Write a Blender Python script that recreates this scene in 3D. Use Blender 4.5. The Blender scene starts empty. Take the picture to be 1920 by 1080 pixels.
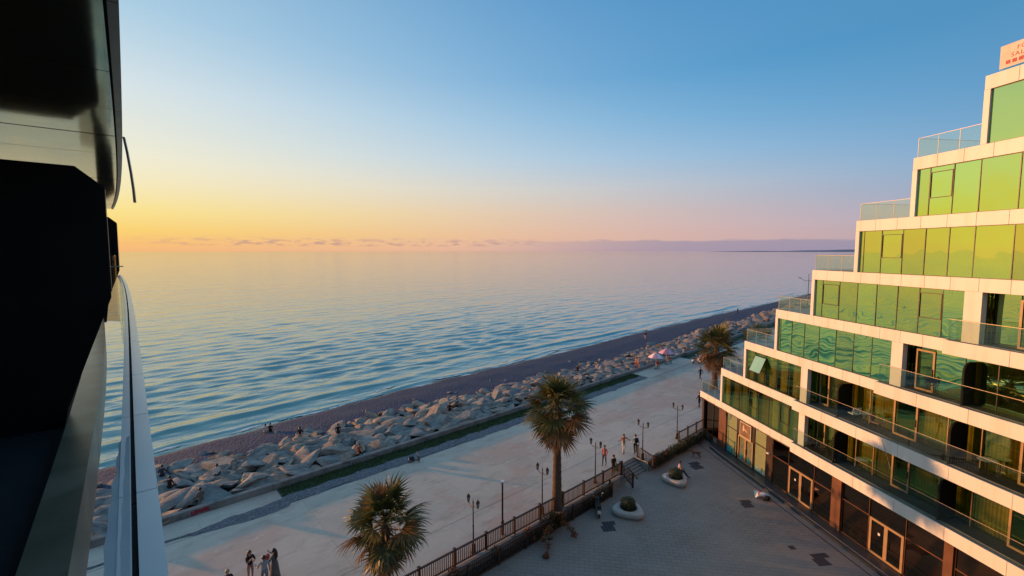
import bpy, bmesh, math, random
import numpy as np
from mathutils import Vector, Matrix, Euler

random.seed(7); rng = np.random.default_rng(7)
R = math.radians
scene = bpy.context.scene
COL = scene.collection

# ------------------------------------------------------------------ camera
CAM_Z = 17.5
cam_data = bpy.data.cameras.new("camera")
cam_data.sensor_width = 36.0
cam_data.lens = 36.0 * 870.0 / 1920.0
cam_data.clip_start = 0.02
cam_data.clip_end = 90000.0
cam = bpy.data.objects.new("camera", cam_data)
cam.location = (0, 0, CAM_Z)
cam.rotation_euler = (R(90) - math.atan(69.0 / 870.0), 0, 0)
COL.objects.link(cam)
scene.camera = cam

# ------------------------------------------------------------------ sky
SUN_AZ, SUN_EL = -72.0, 5.0            # degrees, azimuth from +Y towards +X
SUN_H = (math.sin(R(SUN_AZ)), math.cos(R(SUN_AZ)))

def lin(c):
    return tuple(((v / 255.0) / 12.92 if v / 255.0 <= 0.04045 else ((v / 255.0 + 0.055) / 1.055) ** 2.4) for v in c)

world = bpy.data.worlds.new("World")
scene.world = world
world.use_nodes = True
wt = world.node_tree
wt.nodes.clear()

class NT:
    """tiny helper to wire nodes"""
    def __init__(self, tree): self.t = tree
    def n(self, kind, **props):
        nd = self.t.nodes.new(kind)
        for k, v in props.items(): setattr(nd, k, v)
        return nd
    def put(self, sock, v):
        if isinstance(v, bpy.types.NodeSocket): self.t.links.new(v, sock)
        elif v is not None: sock.default_value = v
    def math(self, op, a, b=None, c=None, clamp=False):
        nd = self.n('ShaderNodeMath', operation=op); nd.use_clamp = clamp
        self.put(nd.inputs[0], a)
        if b is not None: self.put(nd.inputs[1], b)
        if c is not None: self.put(nd.inputs[2], c)
        return nd.outputs[0]
    def vmath(self, op, a, b=None):
        nd = self.n('ShaderNodeVectorMath', operation=op)
        self.put(nd.inputs[0], a)
        if b is not None: self.put(nd.inputs[1], b)
        return nd.outputs['Value'] if op in ('DOT_PRODUCT', 'LENGTH') else nd.outputs[0]
    def ramp(self, fac, stops, interp='LINEAR'):
        nd = self.n('ShaderNodeValToRGB'); cr = nd.color_ramp; cr.interpolation = interp
        while len(cr.elements) < len(stops): cr.elements.new(0.5)
        for e, (p, c) in zip(cr.elements, stops):
            e.position = p; e.color = (c[0], c[1], c[2], 1.0)
        self.put(nd.inputs[0], fac)
        return nd.outputs[0]
    def mix(self, fac, a, b, blend='MIX'):
        nd = self.n('ShaderNodeMix', data_type='RGBA', blend_type=blend)
        self.put(nd.inputs[0], fac)
        for s, v in ((nd.inputs[6], a), (nd.inputs[7], b)):
            if isinstance(v, (tuple, list)) and len(v) == 3: v = (*v, 1.0)
            self.put(s, v)
        return nd.outputs[2]
    def noise(self, vec, scale, detail=4, rough=0.55, dim='3D', dist=0.0):
        nd = self.n('ShaderNodeTexNoise', noise_dimensions=dim)
        if vec is not None: self.put(nd.inputs['Vector'], vec)
        nd.inputs['Scale'].default_value = scale; nd.inputs['Detail'].default_value = detail
        nd.inputs['Roughness'].default_value = rough; nd.inputs['Distortion'].default_value = dist
        return nd.outputs['Fac']
    def mrange(self, v, a, b, c=0.0, d=1.0, smooth=True):
        nd = self.n('ShaderNodeMapRange'); nd.interpolation_type = 'SMOOTHSTEP' if smooth else 'LINEAR'
        self.put(nd.inputs[0], v)
        for i, x in enumerate((a, b, c, d)): nd.inputs[i + 1].default_value = x
        return nd.outputs[0]
    def bump(self, h, strength=0.5, dist=0.05, normal=None):
        nd = self.n('ShaderNodeBump')
        nd.inputs['Strength'].default_value = strength; nd.inputs['Distance'].default_value = dist
        self.put(nd.inputs['Height'], h)
        if normal is not None: self.put(nd.inputs['Normal'], normal)
        return nd.outputs[0]

w = NT(wt)
tc = w.n('ShaderNodeTexCoord')
dirv = w.vmath('NORMALIZE', tc.outputs['Generated'])
sep = w.n('ShaderNodeSeparateXYZ'); w.put(sep.inputs[0], dirv)
elev = w.math('MULTIPLY', w.math('ARCSINE', sep.outputs[2]), 180.0 / math.pi)
elp = w.math('MAXIMUM', elev, 0.0)
pos = w.math('SQRT', w.math('DIVIDE', elp, 90.0))
hor = w.vmath('NORMALIZE', w.vmath('MULTIPLY', dirv, (1, 1, 0)))
cs = w.vmath('DOT_PRODUCT', hor, (SUN_H[0], SUN_H[1], 0))
P_ = lambda e: math.sqrt(e / 90.0)
rampA = w.ramp(pos, [(P_(e), lin(c)) for e, c in [
    (0, (249, 184, 128)), (0.8, (254, 196, 120)), (2.0, (255, 214, 116)), (4.0, (255, 232, 148)), (6.5, (252, 239, 192)),
    (9, (247, 242, 216)), (15.5, (220, 233, 237)), (22, (178, 212, 233)), (35, (132, 178, 212)), (60, (126, 166, 200)), (90, (122, 160, 196))]])
rampB = w.ramp(pos, [(P_(e), lin(c)) for e, c in [
    (0, (226, 180, 166)), (2.0, (236, 194, 164)), (4.6, (230, 205, 182)), (7.5, (216, 214, 209)), (10.9, (188, 211, 228)),
    (15, (160, 199, 228)), (19.6, (130, 181, 221)), (27.3, (107, 164, 211)), (45, (106, 155, 197)), (90, (122, 160, 196))]])
rampC = w.ramp(pos, [(P_(e), lin(c)) for e, c in [
    (0, (168, 158, 180)), (1.5, (186, 168, 178)), (3.2, (178, 174, 190)), (5.5, (156, 174, 200)), (8.5, (136, 176, 210)),
    (14, (103, 161, 205)), (20, (84, 149, 196)), (30, (88, 147, 192)), (60, (108, 152, 191)), (90, (122, 160, 196))]])
# smooth blend sunward -> middle -> antisunward (a quadratic through the three gradients)
tt = w.mrange(cs, 0.86, -0.46, smooth=False)
t1 = w.math('SUBTRACT', 1.0, tt)
def wsum(*terms):
    acc = None
    for col, f in terms:
        nd = w.n('ShaderNodeVectorMath', operation='SCALE'); w.put(nd.inputs[0], col); w.put(nd.inputs['Scale'], f)
        acc = nd.outputs[0] if acc is None else w.vmath('ADD', acc, nd.outputs[0])
    return acc
T0 = 0.43; KB = 1.0 / (2 * T0 * (1 - T0))
w2 = w.math('MULTIPLY', w.math('MULTIPLY', tt, t1), 2.0)
wB = w.math('MULTIPLY', w2, KB)
wA = w.math('SUBTRACT', w.math('MULTIPLY', t1, t1), w.math('MULTIPLY', w2, KB * (1 - T0) ** 2))
wC = w.math('SUBTRACT', w.math('MULTIPLY', tt, tt), w.math('MULTIPLY', w2, KB * T0 ** 2))
sky_c = w.vmath('MAXIMUM', wsum((rampA, wA), (rampB, wB), (rampC, wC)), (0.02, 0.02, 0.02))
# a little extra warm glow right round the sun
glow = w.math('MULTIPLY', w.mrange(cs, 0.84, 0.99), w.mrange(elp, 9.0, 0.0))
sky_c = w.mix(w.math('MULTIPLY', glow, 0.6), sky_c, (1.25, 0.74, 0.24))
# low clouds along the horizon
az = w.math('ARCTAN2', sep.outputs[0], sep.outputs[1])
cv = w.n('ShaderNodeCombineXYZ')
w.put(cv.inputs[0], w.math('MULTIPLY', az, 22.0)); w.put(cv.inputs[1], w.math('MULTIPLY', elev, 1.7))
cn = w.noise(cv.outputs[0], 1.6, 5, 0.62)
band = w.math('MULTIPLY', w.mrange(elp, 0.45, 0.80), w.mrange(elp, 1.75, 0.95))
cl = w.math('MULTIPLY', w.mrange(cn, 0.46, 0.62), band)
sunside = w.mrange(cs, 0.88, 0.74)
cl = w.math('MULTIPLY', w.math('MULTIPLY', cl, sunside), w.mrange(cs, 0.14, 0.38))
sky_c = w.mix(w.math('MULTIPLY', cl, 0.6), sky_c, lin((176, 140, 148)))
cv2 = w.n('ShaderNodeCombineXYZ')
w.put(cv2.inputs[0], w.math('MULTIPLY', az, 6.0)); w.put(cv2.inputs[1], w.math('MULTIPLY', elev, 0.5))
bn = w.noise(cv2.outputs[0], 2.0, 4, 0.6)
top = w.math('ADD', w.math('MULTIPLY', bn, 1.1), 0.75)
bank = w.mrange(w.math('SUBTRACT', top, elp), -0.10, 0.22)
bank = w.math('MULTIPLY', bank, w.mrange(cs, 0.46, -0.10))
sky_c = w.mix(w.math('MULTIPLY', bank, 0.62), sky_c, lin((143, 140, 172)))
# the physical sky of the same sun fills in a small share of the light
nish = w.n('ShaderNodeTexSky', sky_type='NISHITA')
nish.sun_disc = False
nish.sun_elevation = R(SUN_EL); nish.sun_rotation = R(SUN_AZ)
bg1 = w.n('ShaderNodeBackground'); w.put(bg1.inputs[0], sky_c); bg1.inputs[1].default_value = 1.0
bg2 = w.n('ShaderNodeBackground'); w.put(bg2.inputs[0], nish.outputs[0]); bg2.inputs[1].default_value = 0.05
mixw = w.n('ShaderNodeMixShader'); mixw.inputs[0].default_value = 0.06
wt.links.new(bg1.outputs[0], mixw.inputs[1]); wt.links.new(bg2.outputs[0], mixw.inputs[2])
wo = w.n('ShaderNodeOutputWorld'); wt.links.new(mixw.outputs[0], wo.inputs[0])

# ------------------------------------------------------------------ sun
sun_data = bpy.data.lights.new("sun", 'SUN')
sun_data.energy = 5.0
sun_data.color = (1.0, 0.44, 0.145)
sun_data.angle = R(1.0)
sun = bpy.data.objects.new("sun", sun_data)
to_sun = Vector((SUN_H[0] * math.cos(R(SUN_EL)), SUN_H[1] * math.cos(R(SUN_EL)), math.sin(R(SUN_EL))))
sun.rotation_euler = (-to_sun).to_track_quat('-Z', 'Y').to_euler()
sun.location = to_sun * 200
COL.objects.link(sun)

vs = scene.view_settings
vs.view_transform = 'Standard'; vs.look = 'None'; vs.exposure = 0.0; vs.gamma = 1.0; vs.use_curve_mapping = False
scene.cycles.max_bounces = 8
scene.cycles.transparent_max_bounces = 24
scene.cycles.use_denoising = True
scene.cycles.sample_clamp_indirect = 4.0

# ------------------------------------------------------------------ materials
def new_mat(name):
    m = bpy.data.materials.new(name); m.use_nodes = True
    nt = m.node_tree; nt.nodes.clear()
    k = NT(nt)
    out = k.n('ShaderNodeOutputMaterial')
    return m, k, out

def pmat(name, c1, c2=None, scale=3.0, rough=0.6, metallic=0.0, bump=0.0, bscale=30.0, bdist=0.02, coord='Object',
         rnd=0.0, detail=5, spec=0.5, c3=None, scale3=0.6, stretch=None, coat=0.0, lo=0.35, hi=0.65):
    m, k, out = new_mat(name)
    b = k.n('ShaderNodeBsdfPrincipled')
    t = k.n('ShaderNodeTexCoord')
    vec = k.n('ShaderNodeNewGeometry').outputs['Position'] if coord == 'World' else t.outputs[coord]
    if stretch is not None: vec = k.vmath('MULTIPLY', vec, stretch)
    col = (*c1, 1.0)
    if c2 is not None:
        col = k.mix(k.mrange(k.noise(vec, scale, detail), lo, hi), c1, c2)
    if c3 is not None:
        col = k.mix(k.mrange(k.noise(vec, scale3, 3), 0.5, 0.68), col, c3)
    if rnd > 0:
        oi = k.n('ShaderNodeObjectInfo')
        hsv = k.n('ShaderNodeHueSaturation')
        k.put(hsv.inputs['Value'], k.mrange(oi.outputs['Random'], 0, 1, 1 - rnd, 1 + rnd, smooth=False))
        k.put(hsv.inputs['Color'], col); col = hsv.outputs[0]
    k.put(b.inputs['Base Color'], col)
    b.inputs['Roughness'].default_value = rough
    b.inputs['Metallic'].default_value = metallic
    b.inputs['Specular IOR Level'].default_value = spec
    if coat: b.inputs['Coat Weight'].default_value = coat
    if bump > 0:
        k.put(b.inputs['Normal'], k.bump(k.noise(vec, bscale, 4), bump, bdist))
    nt = m.node_tree; nt.links.new(b.outputs[0], out.inputs[0])
    return m

def glass_mat(name, trans, gloss, fac, rough=0.0, wob=0.0, wscale=0.5, wdist=0.02):
    """thin pane: tinted see-through plus tinted mirror"""
    m, k, out = new_mat(name)
    tr = k.n('ShaderNodeBsdfTransparent'); tr.inputs[0].default_value = (*trans, 1)
    gl = k.n('ShaderNodeBsdfGlossy'); gl.inputs[0].default_value = (*gloss, 1); gl.inputs['Roughness'].default_value = rough
    if wob > 0:
        oi = k.n('ShaderNodeObjectInfo'); hsv = k.n('ShaderNodeHueSaturation'); hsv.inputs['Color'].default_value = (*gloss, 1)
        k.put(hsv.inputs['Value'], k.mrange(oi.outputs['Random'], 0, 1, .84, 1.06, smooth=False)); k.put(hsv.inputs['Hue'], k.mrange(oi.outputs['Random'], 0, 1, .485, .515, smooth=False)); k.put(gl.inputs[0], hsv.outputs[0])
        pos_ = k.n('ShaderNodeNewGeometry').outputs['Position']
        k.put(gl.inputs['Normal'], k.bump(k.noise(pos_, wscale, 1, 0.4), wob, wdist))
    mx = k.n('ShaderNodeMixShader'); mx.inputs[0].default_value = fac
    m.node_tree.links.new(tr.outputs[0], mx.inputs[1]); m.node_tree.links.new(gl.outputs[0], mx.inputs[2])
    m.node_tree.links.new(mx.outputs[0], out.inputs[0])
    return m

M = {}
M['cladding'] = pmat('white_cladding', (.74, .71, .67), (.71, .675, .63), 2.2, 0.45, rnd=.03, coord='World', c3=(.685, .64, .58), scale3=2.2, stretch=(1, 1, .12))
M['slab_grey'] = pmat('concrete_grey', (.24, .24, .25), (.19, .19, .20), 2, 0.8)
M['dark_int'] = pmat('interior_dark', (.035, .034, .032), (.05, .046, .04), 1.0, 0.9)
M['mullion'] = pmat('dark_bronze_frame', (.035, .028, .022), None, rough=.4)
M['tan_frame'] = pmat('tan_anodised_frame', (.38, .24, .13), (.34, .21, .11), 3, .45)
M['curtain'] = pmat('olive_curtain', (.50, .42, .16), (.36, .29, .10), 1.5, .9, coord='World')
M['curtain_d'] = pmat('umber_curtain', (.26, .20, .09), (.17, .13, .06), 1.5, .9, coord='World')
M['green_glass'] = glass_mat('green_mirror_glass', (.40, .46, .16), (.72, 1.0, .36), .74, 0.0, .5, .7, .030)
M['green_glass_lo'] = glass_mat('green_balcony_glass', (.66, .68, .28), (.66, .95, .30), .36, 0.0, .5, .6, .016)
M['rail_glass'] = glass_mat('railing_glass', (.90, .94, .90), (.8, .9, .85), .06)
M['terrace_glass'] = glass_mat('terrace_rail_glass', (.92, .96, .93), (.9, 1.0, .95), .10)
M['brown_glass'] = glass_mat('brown_shop_glass', (.30, .18, .10), (.62, .38, .24), .34)
M['shop_glass'] = glass_mat('clear_shop_glass', (.8, .86, .8), (.8, .8, .7), .12)
M['brown_panel'] = pmat('brown_wall_panel', (.16, .065, .032), (.12, .046, .024), 1.4, .42, rnd=.12, coord='World')
M['brown_dark'] = pmat('dark_brown_panel', (.055, .028, .018), (.04, .02, .013), 1.4, .4)
M['plinth'] = pmat('dark_granite', (.030, .034, .036), (.045, .048, .05), 22, .35)
M['metal_line'] = pmat('pale_metal_handrail', (.55, .42, .30), None, rough=.4, metallic=.3)
M['black'] = pmat('matt_black_panel', (.006, .006, .006), (.009, .009, .009), 4, .7, spec=.2)
M['paper'] = pmat('pale_window_film', (.46, .45, .27), (.40, .40, .24), 1.1, .6)
M['teal'] = pmat('teal_sticker', (.02, .28, .33), (.04, .36, .38), 3, .6)
M['white_pl'] = pmat('white_plastic', (.75, .74, .72), (.66, .66, .64), 4, .5)
M['banner'] = pmat('banner_cloth', (.66, .60, .50), (.60, .53, .43), 2, .7)
M['red_print'] = pmat('red_print', (.50, .10, .08), (.42, .08, .07), 4, .7)
M['lead'] = pmat('iron_dark', (.016, .014, .014), (.03, .02, .018), 12, .5, metallic=.2)
M['fence'] = pmat('dark_brown_fence_wood', (.036, .020, .015), (.055, .030, .022), 6, .6, rnd=.12)
M['lampglass'] = pmat('lantern_glass', (.30, .29, .27), None, rough=.2)
M['concrete_wall'] = pmat('sea_wall_concrete', (.26, .24, .225), (.19, .18, .17), 1.5, .9, bump=.4, bscale=14, coord='World', c3=(.13, .12, .11), scale3=.9)
M['planter'] = pmat('cast_concrete_planter', (.44, .41, .38), (.38, .355, .33), 5, .75, bump=.2, bscale=40)
M['soil'] = pmat('dark_soil', (.035, .026, .02), (.06, .045, .032), 12, .95, bump=.6, bscale=30)

# ------------------------------------------------------------------ mesh helpers
class MB:
    """collects shapes, then links them as ONE mesh object"""
    def __init__(self): self.v = []; self.f = []; self.mi = []; self.cur = 0
    def add(self, vs_, fs_):
        o = len(self.v); self.v += [tuple(p) for p in vs_]
        for f in fs_: self.f.append(tuple(i + o for i in f)); self.mi.append(self.cur)
        return self
    def box(self, x0, x1, y0, y1, z0, z1):
        return self.add([(x0, y0, z0), (x1, y0, z0), (x1, y1, z0), (x0, y1, z0), (x0, y0, z1), (x1, y0, z1), (x1, y1, z1), (x0, y1, z1)],
                        [(0, 3, 2, 1), (4, 5, 6, 7), (0, 1, 5, 4), (1, 2, 6, 5), (2, 3, 7, 6), (3, 0, 4, 7)])
    def prism(self, poly, z0, z1):
        n = len(poly)
        return self.add([(x, y, z0) for x, y in poly] + [(x, y, z1) for x, y in poly],
                        [tuple(range(n - 1, -1, -1)), tuple(range(n, 2 * n))] + [(i, (i + 1) % n, (i + 1) % n + n, i + n) for i in range(n)])
    def tube(self, path, rad, n=8, cap=True):
        path = [Vector(p) for p in path]
        if not hasattr(rad, '__len__'): rad = [rad] * len(path)
        vs_ = []; up = Vector((0, 0, 1)); prev = None
        for i, p in enumerate(path):
            t = (path[min(i + 1, len(path) - 1)] - path[max(i - 1, 0)]).normalized()
            if prev is None:
                a = t.cross(up)
                if a.length < 1e-3: a = t.cross(Vector((1, 0, 0)))
                a.normalize()
            else:
                a = (prev - t * prev.dot(t)).normalized()
            prev = a; b = t.cross(a)
            for j in range(n):
                an = 2 * math.pi * j / n
                vs_.append(p + (a * math.cos(an) + b * math.sin(an)) * rad[i])
        fs_ = []
        for i in range(len(path) - 1):
            for j in range(n):
                k = (j + 1) % n
                fs_.append((i * n + j, i * n + k, (i + 1) * n + k, (i + 1) * n + j))
        if cap:
            fs_.append(tuple(range(n - 1, -1, -1))); e = (len(path) - 1) * n; fs_.append(tuple(range(e, e + n)))
        return self.add(vs_, fs_)
    def lathe(self, prof, n=12, cx=0, cy=0):
        vs_ = [(cx + r * math.cos(2 * math.pi * j / n), cy + r * math.sin(2 * math.pi * j / n), z) for r, z in prof for j in range(n)]
        fs_ = [(i * n + j, i * n + (j + 1) % n, (i + 1) * n + (j + 1) % n, (i + 1) * n + j) for i in range(len(prof) - 1) for j in range(n)]
        fs_.append(tuple(range(n - 1, -1, -1))); e = (len(prof) - 1) * n; fs_.append(tuple(range(e, e + n)))
        return self.add(vs_, fs_)
    def ball(self, c, r, n=10, m=7, sc=(1, 1, 1)):
        vs_ = []; fs_ = []
        for i in range(m + 1):
            th = math.pi * i / m
            for j in range(n):
                an = 2 * math.pi * j / n
                vs_.append((c[0] + r * sc[0] * math.sin(th) * math.cos(an), c[1] + r * sc[1] * math.sin(th) * math.sin(an), c[2] + r * sc[2] * math.cos(th)))
        for i in range(m):
            for j in range(n): fs_.append((i * n + j, (i + 1) * n + j, (i + 1) * n + (j + 1) % n, i * n + (j + 1) % n))
        return self.add(vs_, fs_)
    def mesh(self, name, mats, smooth=False):
        me = bpy.data.meshes.new(name); me.from_pydata(self.v, [], self.f)
        for m in (mats if isinstance(mats, (list, tuple)) else [mats]): me.materials.append(M[m] if isinstance(m, str) else m)
        if any(self.mi): me.polygons.foreach_set('material_index', self.mi)
        if smooth: me.shade_smooth()
        me.update()
        return me
    def build(self, name, mat, parent=None, smooth=False, loc=(0, 0, 0), rz=0.0, fix=True):
        if not self.v: return None
        me = self.mesh(name, mat, smooth)
        if fix:
            bm = bmesh.new(); bm.from_mesh(me); bmesh.ops.recalc_face_normals(bm, faces=bm.faces); bm.to_mesh(me); bm.free()
        return place(name, me, parent, loc, rz)

def place(name, me, parent=None, loc=(0, 0, 0), rz=0.0, rot=None, scale=None):
    o = bpy.data.objects.new(name, me); COL.objects.link(o)
    o.location = loc; o.rotation_euler = rot if rot is not None else (0, 0, rz)
    if scale is not None: o.scale = scale
    if parent is not None: o.parent = parent
    return o

def empty(name, loc=(0, 0, 0), rz=0.0, parent=None):
    o = bpy.data.objects.new(name, None); COL.objects.link(o); o.location = loc; o.rotation_euler = (0, 0, rz)
    o.empty_display_size = .2
    if parent is not None: o.parent = parent
    return o

def tag(o, label, cat, group=None, kind=None):
    o['label'] = label; o['category'] = cat
    if group: o['group'] = group
    if kind: o['kind'] = kind
    return o

def struct(o, label=None, cat=None, kind='structure'):
    o['kind'] = kind
    if label: o['label'] = label
    if cat: o['category'] = cat
    return o

def copy_tree(o, parent=None):
    c = o.copy(); COL.objects.link(c); c.parent = parent
    for ch in o.children: copy_tree(ch, c)
    return c

# coast frame: s along the coast, w towards the sea
CA = R(49.4)
EX = Vector((math.sin(CA), math.cos(CA), 0)); WX = Vector((-EX.y, EX.x, 0))
COAST_RZ = math.atan2(EX.y, EX.x)
def CW(s, w, z=0.0): return EX * s + WX * w + Vector((0, 0, z))
PLAZA_Z = -0.75
SEA_Z = -1.6
def w_wall(s):
    s2 = min(max(s, -40), 170); w_ = 36 + .025 * s2 + .0003 * s2 * s2 if s2 > 0 else 36 + .025 * s2
    return w_ + (s - s2) * .08
def w_fence(s): return 20.75 + .03 * (s - 20)
_SS = [-60000, -60, 0, 9, 18, 30, 44, 71, 104, 129, 180, 300, 700, 60000]
_SWv = [45, 52, 53.6, 54.6, 56.2, 57.8, 58.9, 60.6, 63.6, 65, 67, 75, 105, 400]
def w_shore(s): return np.interp(s, _SS, _SWv)

# ------------------------------------------------------------------ sea
def sea_material():
    m, k, out = new_mat('sea_water')
    b = k.n('ShaderNodeBsdfPrincipled')
    pos_ = k.n('ShaderNodeNewGeometry').outputs['Position']
    mp = k.n('ShaderNodeMapping', vector_type='TEXTURE'); mp.inputs['Rotation'].default_value = (0, 0, COAST_RZ + R(4))
    k.put(mp.inputs['Vector'], pos_)
    v1 = k.vmath('MULTIPLY', mp.outputs[0], (.40, 1.0, 1.0))
    n1 = k.noise(v1, .55, 4, .55)
    n2 = k.noise(v1, 2.6, 3, .5)
    v3 = k.vmath('MULTIPLY', mp.outputs[0], (.30, 1.0, 1.0))
    n3 = k.noise(v3, .045, 3, .5)
    h = k.math('ADD', k.math('MULTIPLY', n1, .15), k.math('MULTIPLY', n2, .011))
    h = k.math('ADD', h, k.math('MULTIPLY', n3, .40))
    n4 = k.noise(v1, .17, 3, .5); h = k.math('ADD', h, k.math('MULTIPLY', n4, .45))
    k.put(b.inputs['Normal'], k.bump(h, 1.0, 1.0))
    big = k.noise(k.vmath('MULTIPLY', mp.outputs[0], (.3, 1, 1)), .02, 3)
    k.put(b.inputs['Base Color'], k.mix(big, (.058, .225, .215), (.075, .25, .235)))
    b.inputs['Roughness'].default_value = .07
    b.inputs['IOR'].default_value = 1.6; b.inputs['Specular IOR Level'].default_value = .95
    m.node_tree.links.new(b.outputs[0], out.inputs[0])
    return m
M['sea'] = sea_material()

def build_sea():
    def axis(lo, hi, c, base, k):
        a = [c]; x = c
        while x < hi: x += max(base, abs(x - c - 0) * k); a.append(x)
        x = c; b = []
        while x > lo: x -= max(base, abs(x - c) * k); b.append(x)
        return np.array(b[::-1] + a)
    s = axis(-500, 900, 22, .45, .020)
    s = np.concatenate([[-60000, -20000, -6000, -2000, -1000], s, [1400, 2500, 6000, 20000, 60000]])
    d = axis(0, 1200, 0, .34, .014)
    d = np.concatenate([d, [1800, 3000, 6000, 15000, 50000]])
    S, Dm = np.meshgrid(s, d)
    Wm = w_shore(S) - 1.5 + Dm
    ds = np.gradient(s)[None, :] * np.ones_like(S); dd = np.gradient(d)[:, None] * np.ones_like(S)
    cell = np.maximum(dd, ds * .45)
    Z = np.zeros_like(S)
    r = np.random.default_rng(11)
    for i in range(64):
        lam = 10 ** r.uniform(math.log10(.95), math.log10(6.0))
        th = r.normal(0, .36) + .08
        k = 2 * math.pi / lam
        ph = r.uniform(0, 6.28)
        amp = .0066 * lam ** .70 * r.uniform(.5, 1.2)
        att = np.clip(1.4 - cell * 3.2 / lam, 0, 1)
        Z += amp * att * np.sin(k * (Wm * math.cos(th) + S * math.sin(th)) + ph)
    shal = np.clip(Dm / 14, .12, 1)
    Z *= shal
    # the small breaker running along the beach
    wob = .9 * np.sin(S * .11 + 1) + .6 * np.sin(S * .043) + .3 * np.sin(S * .37)
    str_ = .5 + .5 * np.sin(S * .09 + .6)
    x = Dm - 6.4 - wob
    Z += .26 * str_ * np.exp(-np.where(x > 0, x / 1.5, x / .6) ** 2)
    wob2 = .5 * np.sin(S * .23) + .4 * np.sin(S * .081 + 2)
    x = Dm - 2.3 - wob2
    Z += .13 * np.exp(-np.where(x > 0, x / .8, x / .28) ** 2)
    far = np.clip((3000 - Dm) / 2000, 0, 1)
    Z = SEA_Z + Z * far
    X = EX.x * S + WX.x * Wm; Y = EX.y * S + WX.y * Wm
    nr, nc = S.shape
    V = np.stack([X, Y, Z], -1).reshape(-1, 3)
    idx = np.arange(nr * nc).reshape(nr, nc)
    F = np.stack([idx[:-1, :-1], idx[:-1, 1:], idx[1:, 1:], idx[1:, :-1]], -1).reshape(-1, 4)
    me = bpy.data.meshes.new('sea')
    me.vertices.add(len(V)); me.vertices.foreach_set('co', V.ravel())
    me.loops.add(F.size); me.loops.foreach_set('vertex_index', F.ravel())
    me.polygons.add(len(F)); me.polygons.foreach_set('loop_start', np.arange(0, F.size, 4)); me.polygons.foreach_set('loop_total', np.full(len(F), 4))
    me.update(calc_edges=True); me.validate()
    me.materials.append(M['sea']); me.shade_smooth()
    o = place('sea', me); struct(o, 'calm teal sea with low swell reflecting the sunset', 'sea')
build_sea()

def sheet(name, mat, ss, wf, zf, smooth=True):
    """strip in the coast frame: ss along, wf(s) -> list of w, zf(s, j, w) -> z"""
    vs_ = []; n = None
    for s in ss:
        row = wf(s); n = len(row)
        for j, w_ in enumerate(row): vs_.append(CW(s, w_, zf(s, j, w_)))
    fs_ = [(i * n + j, (i + 1) * n + j, (i + 1) * n + j + 1, i * n + j + 1) for i in range(len(ss) - 1) for j in range(n - 1)]
    mb = MB(); mb.add(vs_, fs_)
    return mb.build(name, mat, smooth=smooth)

def grow(lo, hi, c, base, k):
    a = [c]
    while a[-1] < hi: a.append(a[-1] + max(base, abs(a[-1] - c) * k))
    b = [c]
    while b[-1] > lo: b.append(b[-1] - max(base, abs(b[-1] - c) * k))
    return b[:0:-1] + a

# beach
def beach_material():
    m, k, out = new_mat('dark_pebble_beach')
    b = k.n('ShaderNodeBsdfPrincipled'); pos_ = k.n('ShaderNodeNewGeometry').outputs['Position']
    vo = k.n('ShaderNodeTexVoronoi'); k.put(vo.inputs['Vector'], pos_); vo.inputs['Scale'].default_value = 4.5
    big = k.noise(pos_, .35, 4)
    col = k.mix(big, (.020, .040, .082), (.036, .053, .096))
    bw = k.n('ShaderNodeRGBToBW'); k.put(bw.inputs[0], vo.outputs['Color']); col = k.mix(.55, col, bw.outputs[0], 'OVERLAY')
    sp = k.n('ShaderNodeSeparateXYZ'); k.put(sp.inputs[0], pos_)
    wet = k.mrange(k.math('ADD', sp.outputs[2], k.math('MULTIPLY', k.noise(pos_, .5, 3), .12)), -1.26, -1.44)
    k.put(b.inputs['Base Color'], k.mix(wet, col, (.018, .024, .040)))
    k.put(b.inputs['Roughness'], k.mrange(wet, 0, 1, .9, .35))
    k.put(b.inputs['Normal'], k.bump(vo.outputs['Distance'], .9, .08))
    m.node_tree.links.new(b.outputs[0], out.inputs[0]); return m
M['beach'] = beach_material()
def beach_z(s, j, w_):
    ws, ww = float(w_shore(s)), w_wall(s)
    t = (w_ - ww) / max(ws - ww, 1)
    base = np.interp(t, [0, .45, .62, .78, .9, 1.0, 1.3, 2], [-.55, -.75, -.80, -1.0, -1.28, -1.62, -2.6, -5])
    return float(base) + .05 * math.sin(s * .7 + w_) + .04 * math.sin(s * .21 - w_ * 1.3)
o = sheet('beach', 'beach', grow(-300, 900, 25, 1.2, .05), lambda s: [w_wall(s) - .3 + (float(w_shore(s)) - w_wall(s)) * t for t in np.linspace(0, 2, 40)], beach_z)
struct(o, 'dark purple grey pebble beach between boulders and sea', 'beach')

# foam left by the small waves
M['foam'] = pmat('sea_foam', (.80, .80, .78), (.62, .64, .65), 3, .6, coord='World')
mb = MB()
for q0, dw, den in ((0, 0.0, .62), (1, 1.15, .34), (2, -.5, .22)):
    s = -30.0
    while s < 330:
        L = random.uniform(.8, 4.5) * (1 + max(s, 0) / 120)
        if random.random() < den:
            n = 8; vs_ = []
            for i in range(n + 1):
                q = s + L * i / n; w_ = float(w_shore(q)) + .28 + dw + .45 * math.sin(q * .23 + q0) + .25 * math.sin(q * .61 + 2 * q0) + .05 * math.sin(q * 5)
                hw = (.10 + .16 * random.random()) * math.sin(math.pi * (i + .3) / (n + .6)) * (1 + max(s, 0) / 150); z = SEA_Z + (.12 if q0 == 1 else .09)
                vs_ += [CW(q, w_ - hw, z), CW(q, w_, z + .02), CW(q, w_ + hw, z)]
            mb.add(vs_, [(3 * i + j, 3 * i + 3 + j, 3 * i + 4 + j, 3 * i + 1 + j) for i in range(n) for j in range(2)])
        s += L
struct(mb.build('foam', 'foam'), 'thin broken line of foam along the water edge', 'foam', 'stuff')

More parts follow.
